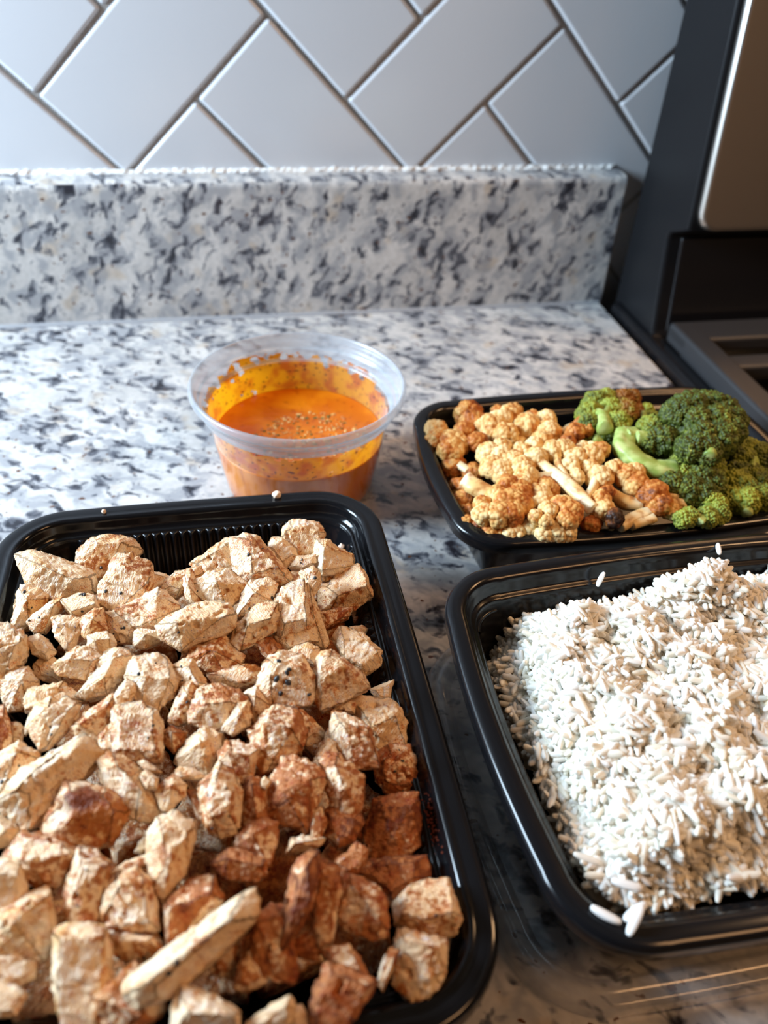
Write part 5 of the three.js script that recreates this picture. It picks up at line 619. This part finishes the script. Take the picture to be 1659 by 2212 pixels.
// ---------------------------------------------------------------- rice
{
  const grainGeo = (() => {
    const pts = []; for (let i = 0; i <= 10; i++) { const t = i / 10 * Math.PI; pts.push(new THREE.Vector2(Math.max(1e-5, 0.00126 * Math.sin(t) ** 0.6), -0.0037 * Math.cos(t))); }
    const g = new THREE.LatheGeometry(pts, 9), p = g.attributes.position;
    for (let i = 0; i < p.count; i++) { const y = p.getY(i); p.setX(i, p.getX(i) * 0.86 + 14 * y * y); }
    g.computeVertexNormals(); return g;
  })();
  const riceMat = new THREE.MeshPhysicalMaterial({ color: srgb(252, 250, 246), roughness: 0.92, specularIntensity: 0.6, clearcoat: 0.45, clearcoatRoughness: 0.3, transmission: 0.24, thickness: 0 });
  const cx = -0.1275, cz = 0.4628, ang = 0.018, a = 0.1112, b = 0.0812, base = 0.0045;
  const wallInset = (y) => mix(0.0205, 0.0135, Math.min(1, (y - base) / 0.040));
  const inside = (x, z, d) => { const r = 0.030, A = a - d - (r - d * 0.6), B = b - d - (r - d * 0.6), qx = Math.max(0, Math.abs(x) - A), qz = Math.max(0, Math.abs(z) - B); return r - d * 0.6 - Math.hypot(qx, qz); };   // distance to the wall
  const mound = (x, z) => {
    const e = inside(x, z, 0.015);
    let h = 0.0345 + 0.022 * sstep(0, 0.030, e) + 0.0070 * fbm(x * 36, 2, z * 36, 2) + 0.0090 * fbm(x * 85, 5, z * 85, 2);
    h += 0.013 * Math.exp(-(((x + 0.004) / 0.015) ** 2) - ((z + 0.050) / 0.013) ** 2) + 0.008 * Math.exp(-(((x - 0.045) / 0.02) ** 2) - ((z + 0.052) / 0.012) ** 2) - 0.006 * Math.exp(-(((x - 0.022) / 0.010) ** 2) - ((z + 0.055) / 0.014) ** 2);             // hump at the back
    h -= 0.020 * Math.exp(-(((x + 0.094) / 0.026) ** 2) - ((z + 0.062) / 0.028) ** 2);            // hollow in the back left corner
    h += 0.006 * sstep(0.02, 0.06, z) ; 
    return base + h;
  };
  const n = 17000, rice = shade(new THREE.InstancedMesh(grainGeo, riceMat, n)), M4 = new THREE.Matrix4(), Q = new THREE.Quaternion(), Y = new THREE.Vector3(0, 1, 0), D = new THREE.Vector3();
  let k = 0;
  while (k < n) {
    const x = (2 * rnd() - 1) * a, z = (2 * rnd() - 1) * b, y = mound(x, z) - 0.0095 * rnd() ** 1.4 * 0.75 + (rnd() < 0.04 ? 0.0012 : 0);
    if (inside(x, z, wallInset(y)) < 0.0024 || (x > 0.1)) continue;
    const th = fbm(x * 70, 7, z * 70, 2) * 9 + (rnd() - 0.5) * 2.2, up = (rnd() - 0.5) * (rnd() < 0.85 ? 0.7 : 2.0);
    D.set(Math.cos(th) * Math.cos(up), Math.sin(up), Math.sin(th) * Math.cos(up));
    Q.setFromUnitVectors(Y, D); const s = 0.85 + 0.3 * rnd();
    M4.compose(new THREE.Vector3(cx + x * Math.cos(ang) + z * Math.sin(ang), y, cz - x * Math.sin(ang) + z * Math.cos(ang)), Q, new THREE.Vector3(s * (0.9 + 0.2 * rnd()), s * (0.8 + 0.45 * rnd()), s));
    rice.setMatrixAt(k, M4); rice.setColorAt(k, srgb(255, 255, 255).lerp(srgb(252, 244, 222), rnd() * 0.8)); k++;
  }
  rice.name = 'rice_grains';
  // the packed grains beneath, tinted warm to paint in the shading between grains
  const pos = [], idx = [], nx = 150, nz = 120;
  for (let i = 0; i <= nx; i++) for (let j = 0; j <= nz; j++) { const x = (2 * i / nx - 1) * 0.093, z = (2 * j / nz - 1) * 0.063; const y = Math.max(base + 0.003, mound(x, z) - 0.0024 - 0.010 * sstep(0.024, 0.015, inside(x, z, 0) - 0.003)) + 0.0009 * N3(x * 500, 1, z * 500); pos.push(cx + x * Math.cos(ang) + z * Math.sin(ang), y, cz - x * Math.sin(ang) + z * Math.cos(ang)); if (i < nx && j < nz) { const q = i * (nz + 1) + j; idx.push(q, q + 1, q + nz + 1, q + 1, q + nz + 2, q + nz + 1); } }
  const under = new THREE.BufferGeometry(); under.setAttribute('position', new THREE.Float32BufferAttribute(pos, 3)); under.setIndex(idx); under.computeVertexNormals();
  const heap = new THREE.Group(); heap.name = 'white_rice'; scene.add(tag(heap, 'heap of fluffy white long grain rice in the black tray', 'rice', null, 'stuff'));
  heap.add(rice); mesh('packed_rice', under, new THREE.MeshStandardMaterial({ color: srgb(248, 232, 202), roughness: 0.7, side: THREE.DoubleSide }), heap);
  const stray = [
    ['single rice grain lying on the back rim of the rice tray', -0.1078, 0.0530, 0.3879, 1.2],
    ['single rice grain stuck upright on the inner back wall of the rice tray', -0.1668, 0.0492, 0.3955, 0.6],
    ['long rice grain lying across the front left rim corner of the rice tray', -0.2238, 0.0535, 0.5338, 2.45],
    ['rice grain leaning up from the front rim of the rice tray, in front', -0.2166, 0.0550, 0.5372, 0.75],
    ['rice grain beneath the leaning one on the front rim of the rice tray', -0.2147, 0.0535, 0.5342, 0.4],
    ['rice grain bridging from the heap to the front rim of the rice tray', -0.2150, 0.0560, 0.5275, 2.7],
  ];
  stray.forEach(([label, x, y, z, an], i) => { const o = tag(mesh('rice_grain', grainGeo, riceMat), label, 'rice grain'); o.position.set(x, y, z); o.quaternion.setFromUnitVectors(Y, new THREE.Vector3(Math.cos(an), i === 1 ? 2.2 : i === 3 ? 0.5 : 0.02, Math.sin(an) * -1).normalize()); o.scale.setScalar(i > 1 ? 1.25 : 1); });
  // crumbs of chicken on the ribbed tray
  [['pink white chicken crumb on the back tray rim before the sauce cup', -0.2992, 0.0470, 0.3150, 0.0019], ['tiny pale chicken crumb on the back tray rim, left of the pink white crumb', -0.3790, 0.0464, 0.3165, 0.0010],
    ['white chicken crumb on the inner back right corner of the ribbed tray', -0.2715, 0.0330, 0.3410, 0.0014], ['yellowish chicken crumb on the right ribs beside the white topped block', -0.2705, 0.0340, 0.3560, 0.0014]].forEach(([label, x, y, z, r], i) => {
    const o = tag(mesh('chicken_crumb', pepperGeo, wetCrumb), label, 'crumb'); o.position.set(x, y, z); o.scale.set(r * 1.1, r * 1.4, r); o.rotation.set(i, i * 2, 0.4);
  });
  // loose spice clinging to the right wall and the counter by the tray's front corner
  const dust = shade(new THREE.InstancedMesh(new THREE.IcosahedronGeometry(0.00028, 0), new THREE.MeshStandardMaterial({ color: srgb(128, 52, 22), roughness: 0.8 }), 420));
  for (let i = 0; i < 420; i++) {
    let x, y, z; const g = () => (rnd() + rnd() + rnd()) / 1.5 - 1;
    if (i < 230) { z = 0.490 + 0.016 * g(); const t = rnd(); x = mix(-0.2725, -0.2625, t); y = mix(0.028, 0.0428, t) ; } else { x = -0.2555 + 0.012 * g(); z = 0.556 + 0.012 * g(); y = 0.0002; if (x < -0.2535 && z < 0.5535) { x = -0.2475; } }
    const s = 0.5 + rnd() * 1.4; M4.makeScale(s, s, s); M4.setPosition(x, y, z); dust.setMatrixAt(i, M4);
  }
  dust.name = 'spice_dust'; scene.add(tag(dust, 'rust red spice dust on the right wall of the ribbed tray and counter', 'spice', null, 'stuff'));
}
renderer.render(scene, camera);
